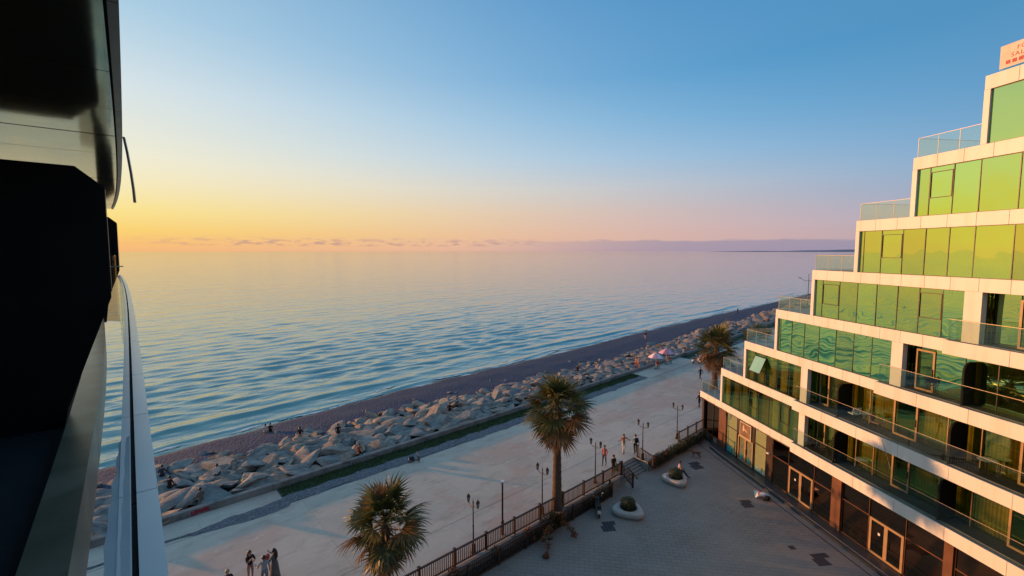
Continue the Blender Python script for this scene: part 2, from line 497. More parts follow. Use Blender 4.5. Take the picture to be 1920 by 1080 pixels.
# ground reaching far inland
mb = MB(); mb.add([CW(-800, -900, -1.1), CW(3000, -900, -1.1), CW(3000, 20.2, -1.1), CW(-800, 20.2, -1.1)], [(0, 1, 2, 3)])
M['ground'] = pmat('dull_earth', (.12, .11, .10), (.09, .085, .08), .1, .95, coord='World')
struct(mb.build('ground', 'ground'), 'grey ground inland of the plaza', 'ground')

# promenade ------------------------------------------------------------
def concrete_material(name, base, alt, stain, green):
    m, k, out = new_mat(name)
    b = k.n('ShaderNodeBsdfPrincipled'); pos_ = k.n('ShaderNodeNewGeometry').outputs['Position']
    mp = k.n('ShaderNodeMapping', vector_type='TEXTURE'); mp.inputs['Rotation'].default_value = (0, 0, COAST_RZ)
    k.put(mp.inputs['Vector'], pos_); v = mp.outputs[0]
    vst = k.vmath('MULTIPLY', v, (.45, 1.0, 1.0))
    col = k.mix(k.mrange(k.noise(v, .22, 5, .6), .38, .62), base, alt)
    col = k.mix(k.mrange(k.noise(vst, .16, 5, .6, dist=.8), .46, .60), col, stain)
    col = k.mix(k.math('MULTIPLY', k.mrange(k.noise(vst, .5, 6, .65), .48, .66), .75), col, green)
    cr = k.n('ShaderNodeTexVoronoi', feature='DISTANCE_TO_EDGE'); k.put(cr.inputs['Vector'], k.vmath('MULTIPLY', v, (.12, .2, 1))); cr.inputs['Scale'].default_value = 1.0
    col = k.mix(k.math('MULTIPLY', k.mrange(cr.outputs['Distance'], .006, .0), k.mrange(k.noise(v, .3, 2), .45, .6, 0, .5)), col, tuple(c * .5 for c in base))
    dk = k.math('MULTIPLY', k.mrange(k.noise(vst, 1.1, 6, .7), .50, .70), .62)
    col = k.mix(dk, col, tuple(c * .55 for c in base))
    lt = k.math('MULTIPLY', k.mrange(k.noise(vst, 2.0, 6, .75), .54, .70), .45)
    col = k.mix(lt, col, tuple(min(1, c * 1.45) for c in base))
    fine = k.noise(v, 26, 4, .7)
    col = k.mix(k.mrange(fine, .3, .7, 0, .22), col, tuple(c * .7 for c in base))
    oi = k.n('ShaderNodeObjectInfo'); hsv = k.n('ShaderNodeHueSaturation')
    k.put(hsv.inputs['Value'], k.mrange(oi.outputs['Random'], 0, 1, .95, 1.05, smooth=False)); k.put(hsv.inputs['Color'], col)
    k.put(b.inputs['Base Color'], hsv.outputs[0])
    k.put(b.inputs['Roughness'], k.mrange(k.noise(v, .9, 3), .3, .7, .62, .86))
    k.put(b.inputs['Normal'], k.bump(k.noise(v, 9, 5, .6), .35, .012))
    m.node_tree.links.new(b.outputs[0], out.inputs[0]); return m
M['prom'] = concrete_material('promenade_concrete', (.60, .495, .395), (.545, .455, .37), (.53, .37, .29), (.47, .425, .355))
M['prom2'] = concrete_material('promenade_walk_concrete', (.54, .46, .38), (.57, .475, .39), (.52, .36, .295), (.45, .425, .365))
def paver_material(name, c1, c2):
    m, k, out = new_mat(name)
    b = k.n('ShaderNodeBsdfPrincipled'); pos_ = k.n('ShaderNodeNewGeometry').outputs['Position']
    mp = k.n('ShaderNodeMapping', vector_type='TEXTURE'); mp.inputs['Rotation'].default_value = (0, 0, R(-8))
    k.put(mp.inputs['Vector'], pos_)
    br = k.n('ShaderNodeTexBrick'); k.put(br.inputs['Vector'], mp.outputs[0])
    br.inputs['Color1'].default_value = (*c1, 1); br.inputs['Color2'].default_value = (*c2, 1); br.inputs['Mortar'].default_value = (*[c * .45 for c in c1], 1)
    br.inputs['Scale'].default_value = 1.0; br.inputs['Mortar Size'].default_value = .014; br.inputs['Brick Width'].default_value = .60; br.inputs['Row Height'].default_value = .30
    big = k.noise(pos_, .18, 5)
    col = k.mix(k.mrange(big, .35, .7, 0, .5), br.outputs['Color'], tuple(c * 1.28 for c in c1))
    st = k.mrange(k.noise(pos_, .7, 5, .65), .56, .74, 0, .5)
    col = k.mix(st, col, tuple(c * .62 for c in c1))
    k.put(b.inputs['Base Color'], col)
    k.put(b.inputs['Roughness'], k.mrange(k.noise(pos_, .5, 3), .3, .7, .55, .8))
    h = k.math('SUBTRACT', k.math('MULTIPLY', k.noise(pos_, 20, 3), .3), br.outputs['Fac'])
    k.put(b.inputs['Normal'], k.bump(h, .5, .012))
    m.node_tree.links.new(b.outputs[0], out.inputs[0]); return m
M['paver'] = paver_material('grey_pavers', (.235, .208, .188), (.205, .182, .166))
M['paver_dark'] = paver_material('charcoal_pavers', (.028, .030, .038), (.022, .023, .03))
prom = empty('promenade', (0, 0, 0)); struct(prom, 'wide stained concrete promenade between sea wall and plaza', 'promenade')
def slab_piece(name, s0, s1, wa, wb, z0, z1, mat, parent):
    mb = MB(); n = max(1, int((s1 - s0) / 4))
    poly = [CW(s0 + (s1 - s0) * i / n, wa(s0 + (s1 - s0) * i / n)) for i in range(n + 1)] + \
           [CW(s1 - (s1 - s0) * i / n, wb(s1 - (s1 - s0) * i / n)) for i in range(n + 1)]
    mb.prism([(p.x, p.y) for p in poly], z0, z1); return mb.build(name, mat, parent)
def w_joint(s): return 24.1 + .025 * (s - 15) + .15
g = .004
s = -44.0
while s < 150:
    L = 4.6 if s < 70 else 16
    if abs(s - 29.6) < .1:                       # the flight of steps cuts into this slab
        slab_piece('paving_slab', s + g, 32.8, lambda q: w_fence(q) + 1.2, lambda q: w_joint(q) - .012, -.2, 0, 'prom2', prom)
        slab_piece('paving_slab', 32.82, s + L - g, w_fence, lambda q: w_joint(q) - .012, -.2, 0, 'prom2', prom)
    else:
        slab_piece('paving_slab', s + g, s + L - g, w_fence, lambda q: w_joint(q) - .012, -.2, 0, 'prom2', prom)
    s += L
s = -46.0
while s < 150:
    L = 9.2 if s < 80 else 22
    slab_piece('paving_slab', s + g, s + L - g, lambda q: w_joint(q) + .012, lambda q: w_wall(q) - 2.65, -.2, .004, 'prom', prom)
    s += L
slab_piece('paving_slab', 150, 900, w_fence, lambda q: w_wall(q) - 2.65, -.2, 0, 'prom', prom)
slab_piece('slab_bed', -46, 29.58, lambda q: w_fence(q) + .02, lambda q: w_wall(q) + .2, -.9, -.03, 'slab_grey', prom)
slab_piece('slab_bed', 29.6, 32.8, lambda q: w_fence(q) + 1.25, lambda q: w_wall(q) + .2, -.9, -.03, 'slab_grey', prom)
slab_piece('slab_bed', 32.82, 900, lambda q: w_fence(q) + .02, lambda q: w_wall(q) + .2, -.9, -.03, 'slab_grey', prom)
for i in range(5):                                   # steps down to the plaza
    slab_piece('step', 29.62, 32.78, lambda q: w_fence(q) + .02 + i * .24, lambda q: w_fence(q) + .02 + (i + 1) * .24 - .004, -1.0, PLAZA_Z + .125 * (i + 1), 'paver', prom)
# the retaining face towards the plaza
slab_piece('retaining_wall', -46, 29.58, lambda q: w_fence(q) - .16, lambda q: w_fence(q) - .004, -1.0, .03, 'concrete_wall', prom)
slab_piece('retaining_wall', 32.84, 43.0, lambda q: w_fence(q) - .16, lambda q: w_fence(q) - .004, -1.0, .03, 'concrete_wall', prom)
# concrete strip against the wall at the near end, and the paved platform with the parasols
slab_piece('paving_slab', -46, 8.2, lambda q: w_wall(q) - 2.6, lambda q: w_wall(q) - .02, -.2, .008, 'prom', prom)
plat = slab_piece('paving_slab', 55.5, 70, lambda q: w_wall(q) - 3.0, lambda q: w_wall(q) - .02, -.2, .05, 'prom', prom)

# gravel strip
def gravel_material():
    m, k, out = new_mat('grey_gravel')
    b = k.n('ShaderNodeBsdfPrincipled'); pos_ = k.n('ShaderNodeNewGeometry').outputs['Position']
    vo = k.n('ShaderNodeTexVoronoi'); k.put(vo.inputs['Vector'], pos_); vo.inputs['Scale'].default_value = 11.0
    gbw = k.n('ShaderNodeRGBToBW'); k.put(gbw.inputs[0], vo.outputs['Color'])
    col = k.mix(k.noise(pos_, .8, 4), (.13, .125, .14), (.18, .17, .18))
    k.put(b.inputs['Base Color'], k.mix(.6, col, gbw.outputs[0], 'OVERLAY')); b.inputs['Roughness'].default_value = .9
    k.put(b.inputs['Normal'], k.bump(vo.outputs['Distance'], .8, .04))
    m.node_tree.links.new(b.outputs[0], out.inputs[0]); return m
M['gravel'] = gravel_material()
def grav_w(s):
    n1 = .12 * math.sin(s * 1.7) + .10 * math.sin(s * .61 + 1) + .06 * math.sin(s * 4.1)
    lo = w_wall(s) - 2.62 + n1
    if s < 8.5:
        hw = np.interp(s, [-46, 2.5, 3.6, 5, 7, 8.5], [.14, .14, .35, .62, .72, .75])
        c = w_wall(s) - 2.35 + (.1 if s < 3 else 0)
        return [c - hw + n1 * .5, c - hw * .4, c, c + hw * .4, c + hw + n1 * .6]
    hi = w_wall(s) - 1.25 + .1 * math.sin(s * 2.3)
    return [lo + (hi - lo) * t for t in (0, .25, .5, .75, 1)]
o = sheet('gravel_strip', 'gravel', [-46 + i * .35 for i in range(int((55.5 + 46) / .35))], grav_w, lambda s, j, w_: .012 + (.05 if 0 < j < 4 else 0) + .012 * math.sin(s * 5 + j * 2))
struct(o, 'strip of grey gravel edging the promenade concrete', 'gravel', 'stuff')
o = sheet('gravel_strip', 'gravel', grow(70, 700, 70, .8, .03), lambda s: [w_wall(s) - 2.6, w_wall(s) - 1.9, w_wall(s) - 1.2], lambda s, j, w_: .01 + (.04 if j == 1 else 0))
struct(o, 'far strip of gravel beyond the parasol platform', 'gravel', 'stuff')

# grass strip with blades
M['turf'] = pmat('dark_turf', (.024, .046, .014), (.045, .06, .02), 3, .95, coord='World')
M['blade'] = pmat('grass_blades', (.040, .085, .022), (.075, .095, .03), 1.2, .8, coord='World')
def grass(s0, s1, nblade, label):
    vs_ = []; fs_ = []
    ss = grow(s0, s1, s0, .5, .02)
    def lo(s): return w_wall(s) - 1.42 + .1 * math.sin(s * 2.3)
    def hi(s): return w_wall(s) - .01
    mb = MB()
    rows = [[CW(s, lo(s) + (hi(s) - lo(s)) * t, .03 + .02 * math.sin(s * 3 + t * 9)) for t in (0, .33, .66, 1)] for s in ss]
    mb.add([p for r_ in rows for p in r_], [(i * 4 + j, (i + 1) * 4 + j, (i + 1) * 4 + j + 1, i * 4 + j + 1) for i in range(len(ss) - 1) for j in range(3)])
    mb.cur = 1
    for _ in range(nblade):
        s = random.uniform(s0, s1); t = random.random(); p = CW(s, lo(s) + (hi(s) - lo(s)) * t - random.random() ** 3 * .25, .03)
        a = random.uniform(0, 6.28); h = random.uniform(.05, .17) * (1.4 if t > .8 else 1); wd = random.uniform(.012, .03)
        dx, dy = math.cos(a) * wd, math.sin(a) * wd; lx, ly = random.uniform(-.08, .08), random.uniform(-.08, .08)
        mb.add([(p.x - dx, p.y - dy, p.z), (p.x + dx, p.y + dy, p.z), (p.x + lx, p.y + ly, p.z + h)], [(0, 1, 2)])
    o = mb.build('grass', ['turf', 'blade'], fix=False); struct(o, label, 'grass', 'stuff')
grass(8.3, 55.4, 16000, 'narrow strip of dark green grass along the sea wall')
grass(70.1, 260, 6000, 'far grass strip beyond the parasol platform')

# plaza -----------------------------------------------------------------
mb = MB(); P4 = [CW(-46, -40), CW(75, -40), CW(75, 14), CW(47, 20.6), CW(-46, w_fence(-46) - .14)]
plaza_poly = [(p.x, p.y) for p in [CW(-46, -40), CW(80, -40), CW(80, 21.2), CW(43, w_fence(43) - .155), CW(32.84, w_fence(32.84) - .155), CW(32.8, w_fence(32.8) + .018), CW(29.62, w_fence(29.62) + .018), CW(29.6, w_fence(29.6) - .155), CW(-46, w_fence(-46) - .155)]]
mb.prism(plaza_poly, -1.05, PLAZA_Z)
struct(mb.build('plaza', 'paver'), 'grey paved plaza between the two buildings', 'plaza')

# ------------------------------------------------------------------ terraced hotel on the far side of the plaza
HAZ = R(-8.15)
HD = Vector((-math.sin(HAZ), -math.cos(HAZ), 0)); HRZ = math.atan2(HD.y, HD.x)
HO = Vector((18.75, 44.5, 0))
HN = Vector((HD.y, -HD.x, 0))                       # outward
def HP(a, out, z=0.0): return HO + HD * a + HN * out + Vector((0, 0, z))
ZK = lambda k: 3.74 + 3.12 * (k - 1)
A_END = {1: -.57, 2: 2.77, 3: 5.94, 4: 9.50, 5: 12.85, 6: 16.10, 7: 19.38, 8: 22.52}
A_MAX = 33.0
FASC = .64
hotel = empty('hotel_building', HO, HRZ)
tag(hotel, 'stepped hotel with white bands, green mirror glass terraces and brown ground floor', 'building')

def panel_run(name, a0, a1, y0, y1, z0, z1, parent, mat='cladding', step=1.27, gap=.007):
    n = max(1, round((a1 - a0) / step)); L = (a1 - a0) / n
    for i in range(n):
        x0, x1 = a0 + i * L + gap, a0 + (i + 1) * L - gap
        e = .006
        mb = MB()
        # panel with a tiny chamfer on its face
        mb.add([(x0, y1, z0), (x1, y1, z0), (x1, y1, z1), (x0, y1, z1), (x0, y0 + e, z0), (x1, y0 + e, z0), (x1, y0 + e, z1), (x0, y0 + e, z1),
                (x0 + e, y0, z0 + e), (x1 - e, y0, z0 + e), (x1 - e, y0, z1 - e), (x0 + e, y0, z1 - e)],
               [(0, 1, 2, 3), (0, 4, 5, 1), (1, 5, 6, 2), (2, 6, 7, 3), (3, 7, 4, 0), (4, 8, 9, 5), (5, 9, 10, 6), (6, 10, 11, 7), (7, 11, 8, 4), (8, 11, 10, 9)])
        o = mb.build(name, mat, parent)

BAL = {1: 11.95, 2: 11.95, 3: 18.2, 4: 21.75}        # where the balcony bands begin
PIL = {1: (12.3, 12.85), 2: (12.3, 12.9), 3: (18.85, 19.5), 4: (22.35, 23.1)}
for k in range(1, 9):
    a0 = A_END[k]; z1 = ZK(k); z0 = z1 - FASC
    fas = empty('fascia', (0, 0, 0), 0, hotel)
    ae = BAL.get(k, A_MAX)
    panel_run('cladding_panel', a0, ae, 0, .05, z0, z1, fas)
    if k in BAL:
        panel_run('cladding_panel', ae, A_MAX, -.30, -.25, z0 - .06, z1, fas, step=2.6)
        mb = MB(); mb.box(ae, ae + .04, -.248, .045, z0 - .058, z1 - .004); mb.build('cladding_panel', 'cladding', fas)
        mb = MB(); mb.box(ae + .05, A_MAX, -.245, .06, z0 - .03, z1 - .02); mb.build('balcony_slab', 'slab_grey', fas)
    # floor slab
    mb = MB(); mb.box(a0 + .02, A_MAX, .056, 12, z0 + .05, z1 - .02); mb.build('floor_slab', 'slab_grey', hotel)
    # end return of the band
    mb = MB(); mb.box(a0 - .03, a0 + .012, .054, 5.0, z0, z1); mb.build('band_return', 'cladding', fas)
for k in range(1, 8):
    # vertical white end post of each storey, then the end wall
    a0 = A_END[k + 1]; zb, zt = ZK(k), ZK(k + 1) - FASC
    mb = MB(); mb.box(a0, a0 + .25, 0.0, .40, zb + .004, zt - .004); mb.build('end_post', 'cladding', hotel)
    mb = MB(); mb.box(a0 + .03, a0 + .14, .41, 12, zb, zt); mb.build('end_wall', 'cladding', hotel)
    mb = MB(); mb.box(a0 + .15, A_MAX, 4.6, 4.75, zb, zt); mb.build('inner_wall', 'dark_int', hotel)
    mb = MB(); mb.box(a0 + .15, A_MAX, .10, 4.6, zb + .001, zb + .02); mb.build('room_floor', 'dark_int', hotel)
mb = MB(); mb.box(A_MAX - .1, A_MAX, .06, 12, -1, ZK(8)); mb.build('party_wall', 'cladding', hotel)
mb = MB(); mb.box(A_END[1] + 1.0, A_MAX, 11.8, 11.95, -1, ZK(1)); mb.build('rear_wall', 'cladding', hotel)

def curtain(a0, a1, z0, z1, y, parent, mat='curtain', pitch=.16, amp=.045):
    mb = MB(); n = max(6, int((a1 - a0) / pitch * 4)); vs_ = []
    ph = random.uniform(0, 6)
    for i in range(n + 1):
        x = a0 + (a1 - a0) * i / n
        yy = y + amp * math.sin(i * math.pi / 2 + ph) + .02 * math.sin(i * .37 + ph)
        vs_ += [(x, yy, z0), (x, yy + .01, z1)]
    mb.add(vs_, [(2 * i, 2 * i + 2, 2 * i + 3, 2 * i + 1) for i in range(n)])
    return mb.build('curtain', mat, parent, smooth=True)

def pane(a0, a1, y, z0, z1, parent, mat='green_glass', th=.012, tilt=.0034, name='pane'):
    mb = MB(); cx, cz = (a0 + a1) / 2, (z0 + z1) / 2; hx, hz = (a1 - a0) / 2, (z1 - z0) / 2
    mb.add([(-hx, 0, -hz), (hx, 0, -hz), (hx, 0, hz), (-hx, 0, hz)], [(0, 1, 2, 3)])
    o = mb.build(name, mat, parent, loc=(cx, y, cz))
    o.rotation_euler = (random.gauss(0, tilt), 0, random.gauss(0, tilt)); return o

def bar(a0, a1, y0, y1, z0, z1, name, mat, parent):
    mb = MB(); mb.box(a0, a1, y0, y1, z0, z1); return mb.build(name, mat, parent)

def glazing(k, a0, a1, mull, ops=(), y=.11, mat='green_glass', curt=None, zlow=None):
    """a glazed storey: panes between thin dark mullions; ops = indices of panes with an opening light"""
    z0, z1 = ZK(k) + .004, ZK(k + 1) - FASC - .004
    wb = empty('window_band', (0, 0, 0), 0, hotel)
    xs = [a0] + [m for m in mull if a0 + .2 < m < a1 - .2] + [a1]
    for i in range(len(xs) - 1):
        pane(xs[i] + .012, xs[i + 1] - .012, y, z0 + .02, z1 - .02, wb, mat)
    for x in xs[1:-1]:
        bar(x - .018, x + .018, y - .02, y + .03, z0 + .01, z1 - .01, 'mullion', 'mullion', wb)
    bar(a0, a1, y - .02, y + .03, z1 - .025, z1, 'head_rail', 'mullion', wb)
    bar(a0, a1, y - .02, y + .03, z0, z0 + .03, 'sill_rail', 'mullion', wb)
    for i in ops:
        xa, xb = xs[i] + .02, xs[i + 1] - .02; h = z1 - z0; t = .035
        za, zc = z0 + h * .36, z0 + h * .90
        mb = MB()
        mb.box(xa, xb, y - .045, y - .021, zc - t, zc); mb.box(xa, xb, y - .045, y - .021, za, za + t)
        mb.box(xa, xa + t, y - .045, y - .021, za + t, zc - t); mb.box(xb - t, xb, y - .045, y - .021, za + t, zc - t)
        mb.build('opening_light', 'mullion', wb)
    if curt:
        for i in range(len(xs) - 1):
            if curt >= 1 or random.random() < curt:
                curtain(xs[i] + .05, xs[i + 1] - random.choice([.05, .05, .5]), z0 + .03, z1 - .05, y + .22, hotel, random.choice(['curtain', 'curtain', 'curtain_d']))
    return wb

glazing(7, 22.78, A_MAX, [25.6, 28.4, 31], curt=.5)
glazing(6, 19.63, A_MAX, [20.25, 21.39, 22.56, 24.11, 25.4, 26.7, 28, 29.3, 30.6, 31.9], ops=[1], curt=.45)
glazing(5, 16.36, A_MAX, [16.42 + .2, 17.75, 19.01, 20.22, 21.39, 22.53, 24.08, 25.4, 26.7, 28, 29.3, 30.6, 31.9], ops=[2], curt=.4)
glazing(4, 13.10, 22.35, [13.70, 15.05, 16.36, 17.63, 18.91, 20.11, 21.3], ops=[1, 6], curt=.4)
glazing(3, 9.76, 18.85, [9.98, 11.12, 12.32, 13.62, 14.98, 16.3, 17.55], curt=.25)
wb2 = glazing(2, 6.20, 12.3, [7.3, 8.6, 9.85, 11.1], mat='green_glass_lo', curt=1.0)
glazing(1, 3.03, 12.3, [4.2, 5.4, 6.7, 7.9, 9.1, 10.3, 11.3], ops=[1, 3, 6], mat='green_glass_lo', curt=1.0)
# the open awning light on the second storey
aw = empty('awning_window', (7.95, .06, ZK(2) + 2.15), 0, hotel)
mb = MB(); mb.box(-.62, .62, -.02, .0, -1.25, 0)
mb.cur = 0; aw_o = mb.build('sash', pmat('pale_green_sash_glass', (.20, .46, .38), (.24, .50, .40), 1, .12, spec=.8), aw)
mb = MB(); mb.box(-.66, .66, -.035, .012, 0, .04); mb.box(-.66, -.62, -.035, .012, -1.25, 0); mb.box(.62, .66, -.035, .012, -1.25, 0); mb.box(-.66, .66, -.035, .012, -1.29, -1.25); mb.build('sash_frame', 'mullion', aw)
aw.rotation_euler = (R(-24), 0, 0)

# pillars and balconies -------------------------------------------------
def glass_rail(a0, a1, y, z0, h, parent, mat='rail_glass', step=1.6, line=.009, posts=False, name='railing'):
    r = empty(name, (0, 0, 0), 0, parent)
    n = max(1, round((a1 - a0) / step)); L = (a1 - a0) / n
    for i in range(n):
        mb = MB(); mb.box(a0 + i * L + .006, a0 + (i + 1) * L - .006, y - .006, y + .006, z0 + .02, z0 + h); mb.build('glass_panel', mat, r)
        if posts: mb = MB(); mb.box(a0 + i * L - .012, a0 + i * L + .012, y + .008, y + .03, z0, z0 + h); mb.build('post', 'metal_line', r)
    mb = MB(); mb.box(a0, a1, y - line, y + line, z0 + h + .001, z0 + h + .018); mb.build('handrail', 'metal_line', r)
    return r

def side_rail(a, y0, y1, z0, h, parent, mat='rail_glass'):
    mb = MB(); mb.box(a - .006, a + .006, y0, y1, z0 + .02, z0 + h); mb.build('glass_panel', mat, parent)
    mb = MB(); mb.box(a - .014, a + .014, y0, y1, z0 + h + .001, z0 + h + .02); mb.build('handrail', 'metal_line', parent)

def door(a0, a1, y, z0, z1, parent, leaf=1, gmat='green_glass_lo', fw=.10, handle=True):
    d = empty('door', (0, 0, 0), 0, parent)
    mb = MB()
    mb.box(a0, a0 + fw, y - .05, y + .05, z0, z1); mb.box(a1 - fw, a1, y - .05, y + .05, z0, z1); mb.box(a0 + fw, a1 - fw, y - .05, y + .05, z1 - fw, z1); mb.box(a0 + fw, a1 - fw, y - .05, y + .05, z0, z0 + fw)
    if leaf == 2:
        c = (a0 + a1) / 2; mb.box(c - fw * .8, c + fw * .8, y - .05, y + .05, z0 + fw, z1 - fw)
    mb.build('door_frame', 'tan_frame', d)
    for i in range(leaf):
        L = (a1 - a0) / leaf; pane(a0 + i * L + fw * .9, a0 + (i + 1) * L - fw * .9, y - .01, z0 + fw, z1 - fw, d, gmat, tilt=.001)
    if handle:
        c = (a0 + a1) / 2 + (fw * 1.2 if leaf == 2 else (a1 - a0) / 2 - fw * .5 - fw * 1.2 + fw)
        mb = MB(); mb.box(c - .015, c + .015, y - .10, y - .055, z0 + .85, z0 + 1.25); mb.build('handle', 'lead', d)

def divider_poly(y0, y1, z0, z1, cut):
    pts = [(y1, z0), (y0, z0), (y0, z1 - cut)]
    for i in range(1, 6):
        an = i / 6 * math.pi / 2; pts.append((y0 + cut - cut * math.cos(an), z1 - cut + cut * math.sin(an)))
    return pts + [(y0 + cut, z1), (y1, z1)]
def divider(a, y0, y1, z0, z1, parent, cut=.45):
    poly = divider_poly(y0, y1, z0, z1, cut); n = len(poly); mb = MB()
    mb.add([(a - .05, p[0], p[1]) for p in poly] + [(a + .05, p[0], p[1]) for p in poly],
           [tuple(range(n)), tuple(range(2 * n - 1, n - 1, -1))] + [(i, (i + 1) % n, (i + 1) % n + n, i + n) for i in range(n)])
    mb.build('divider', 'black', parent)

for k in (1, 2, 3, 4):
    YB = 1.0 if k < 3 else .62
    p0, p1 = PIL[k]; z0, z1 = ZK(k), ZK(k + 1) - FASC
    mb = MB(); mb.box(p0, p1, 0, .30, z0 + .004, z1 - .004); mb.build('pillar', 'cladding', hotel)
    mb = MB(); mb.box(p1 - .12, p1 - .004, .305, .42, z0 + .013, z1); mb.build('recess_post', 'brown_dark', hotel)
    mb = MB(); mb.box(p1 - .06, p1 - .045, .421, YB - .03, z0 + .013, z1); mb.build('added_return_pane', 'green_glass', hotel)  # unseen mirror pane, added so the recessed glass reflects green instead of dark
    bal = empty('balcony', (0, 0, 0), 0, hotel)
    mb = MB(); mb.box(p1, A_MAX, .058, YB, z0 - .018, z0 + .012); mb.build('deck', 'slab_grey', bal)
    # recessed glazing with doors
    doors = {1: [(12.9, 13.6), (18.45, 19.5), (24.2, 25.2)], 2: [(12.95, 13.75), (18.36, 19.75), (24.4, 25.4)], 3: [(19.75, 20.75), (25, 26)], 4: [(24.2, 25.2)]}[k]
    xs = sorted(set([p1] + [x for d in doors for x in d] + [A_MAX])); x = p1; segs = []
    for d0, d1 in doors:
        segs.append((x, d0)); door(d0, d1, YB, z0 + .02, z1 - .02 if k < 3 else z1 - .25, hotel); x = d1
        if k >= 3: pane(d0 + .02, d1 - .02, YB, z1 - .24, z1 - .01, hotel, 'green_glass_lo')
    segs.append((x, A_MAX))
    wbk = empty('window_band', (0, 0, 0), 0, hotel)
    for s0, s1 in segs:
        n = max(1, round((s1 - s0) / 1.35)); L = (s1 - s0) / n
        for i in range(n):
            if s1 - s0 < .1: continue
            pane(s0 + i * L + .012, s0 + (i + 1) * L - .012, YB, z0 + .03, z1 - .02, wbk, 'green_glass_lo' if k < 3 else 'green_glass')
            if i: bar(s0 + i * L - .02, s0 + i * L + .02, YB - .02, YB + .03, z0 + .02, z1, 'mullion', 'mullion' if k > 2 else 'tan_frame', wbk)
            if k < 4:
                curtain(s0 + i * L + .04, s0 + (i + 1) * L - .04, z0 + .04, z1 - .05, YB + .25, hotel, random.choice(['curtain', 'curtain_d', 'curtain']))
    for a in {1: (15.4, 21.9, 28), 2: (15.5, 22.2, 28), 3: (22.6, 28), 4: (27.5,)}[k]:
        divider(a, -.05, YB - .03, z0 + .012, z0 + 2.15, bal)
    r = glass_rail(BAL[k] + .15, A_MAX, -.2, z0, 1.05, hotel, step=3.2)
    side_rail(BAL[k] + .16, -.19, -.02, z0, 1.05, r)
# a loose strip hanging off one band
mb = MB(); mb.tube([(18.9, -.31, ZK(2) - .1), (19.25, -.33, ZK(2) - .8), (19.6, -.4, ZK(2) - 1.5)], .012, 5); mb.build('loose_trim', 'metal_line', hotel)

# terraces at the stepped end
for k in range(1, 8):
    a0, a1 = A_END[k] + .1, A_END[k + 1]
    z0 = ZK(k)
    r = glass_rail(a0, a1 - .01, .14, z0, 1.0, hotel, 'terrace_glass', 1.15, .012, posts=True, name='terrace_railing')
    side_rail(a0 + .01, .15, 5.0, z0, 1.0, r, 'terrace_glass')
    mb = MB(); mb.box(A_END[k] + .03, a1 + .02, .058, 6, z0 - .018, z0 + .01); mb.build('terrace_floor', 'slab_grey', hotel)
r = glass_rail(22.95, A_MAX, .14, ZK(8), 1.05, hotel, 'terrace_glass', 2.0, .012, name='terrace_railing')
side_rail(22.95, .15, 5, ZK(8), 1.05, r, 'terrace_glass')

# ground floor -----------------------------------------------------------
ZG = -.55; ZT = ZK(1) - FASC - .03; YG = .30
gf = empty('shop_front', (0, 0, 0), 0, hotel)
def gbox(a0, a1, z0, z1, mat, name, y0=YG - .05, y1=YG + .08): 
    mb = MB(); mb.box(a0, a1, y0, y1, z0, z1); return mb.build(name, mat, gf)
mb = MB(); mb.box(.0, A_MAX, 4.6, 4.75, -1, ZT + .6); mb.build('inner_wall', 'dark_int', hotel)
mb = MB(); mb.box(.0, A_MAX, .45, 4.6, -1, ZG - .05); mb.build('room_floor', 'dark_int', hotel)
mb = MB(); mb.box(-.5, A_MAX, .0, .24, ZT, ZT + .1); mb.box(-.5, A_MAX, .24, 4.5, ZT + .02, ZT + .1); mb.build('soffit', 'brown_dark', hotel)
mb = MB(); mb.box(-.28, -.1, .25, 11, -1, ZT); mb.build('end_wall', 'brown_panel', hotel)
gbox(-.3, .0, -1, ZT, 'brown_dark', 'corner_post', .1, .45)
for a0, a1 in [(.05, 1.35), (1.42, 2.3)]:
    pane(a0, a1, YG, ZG + .5, ZT, gf, 'brown_glass', tilt=.001)
    gbox(a0, a1, -1, ZG + .48, 'brown_panel', 'wall_panel')
gbox(1.355, 1.415, ZG + .48, ZT, 'mullion', 'mullion')
for a in (.25, 1.5):
    gbox(a, a + .6, ZG - .05, ZG + .35, pmat('tan_poster_%d' % int(a), (.50, .33, .22), (.30, .18, .12), 6, .6), 'poster', YG - .058, YG - .052)  # low posters in mottled tan and brown
gbox(2.32, 3.42, -1, ZT, 'brown_panel', 'wall_panel')
def shop_window(a0, a1, mid=True):
    f = empty('window', (0, 0, 0), 0, gf); zm = 1.75
    for z0, z1 in ((ZG, zm - .03), (zm + .03, ZT - .03)):
        pane(a0 + .04, a1 - .04, YG, z0, z1, f, 'shop_glass', tilt=.001)
        mb = MB(); mb.box(a0 + .04, a1 - .04, YG + .02, YG + .03, z0, z1); mb.build('window_film', 'paper', f)
    mb = MB(); mb.box(a0, a0 + .035, YG - .05, YG + .06, ZG - .05, ZT); mb.box(a1 - .035, a1, YG - .05, YG + .06, ZG - .05, ZT); mb.box(a0 + .035, a1 - .035, YG - .04, YG + .05, zm - .03, zm + .03); mb.box(a0 + .035, a1 - .035, YG - .04, YG + .05, ZG - .06, ZG); mb.build('frame', 'mullion', f)
    return f
def sticker(pts, parent, mat='teal'):
    mb = MB(); n = len(pts); mb.add([(x, YG - .006, z) for x, z in pts] , [tuple(range(n))]); mb.build('sticker', mat, parent)
f = shop_window(3.5, 5.05); sticker([(3.6, ZG + .02), (4.35, ZG + .02), (4.3, ZG + .42), (4.1, ZG + .6), (3.8, ZG + .52), (3.6, ZG + .62)], f)
f2 = shop_window(7.35, 8.8); sticker([(7.45, ZG + .02), (8.6, ZG + .02), (8.5, ZG + .22), (8.0, ZG + .32), (7.6, ZG + .5)], f2, pmat('pale_teal_sticker', (.16, .36, .36), None, rough=.6))
gbox(5.06, 7.34, 1.62, ZT, 'brown_dark', 'wall_panel')
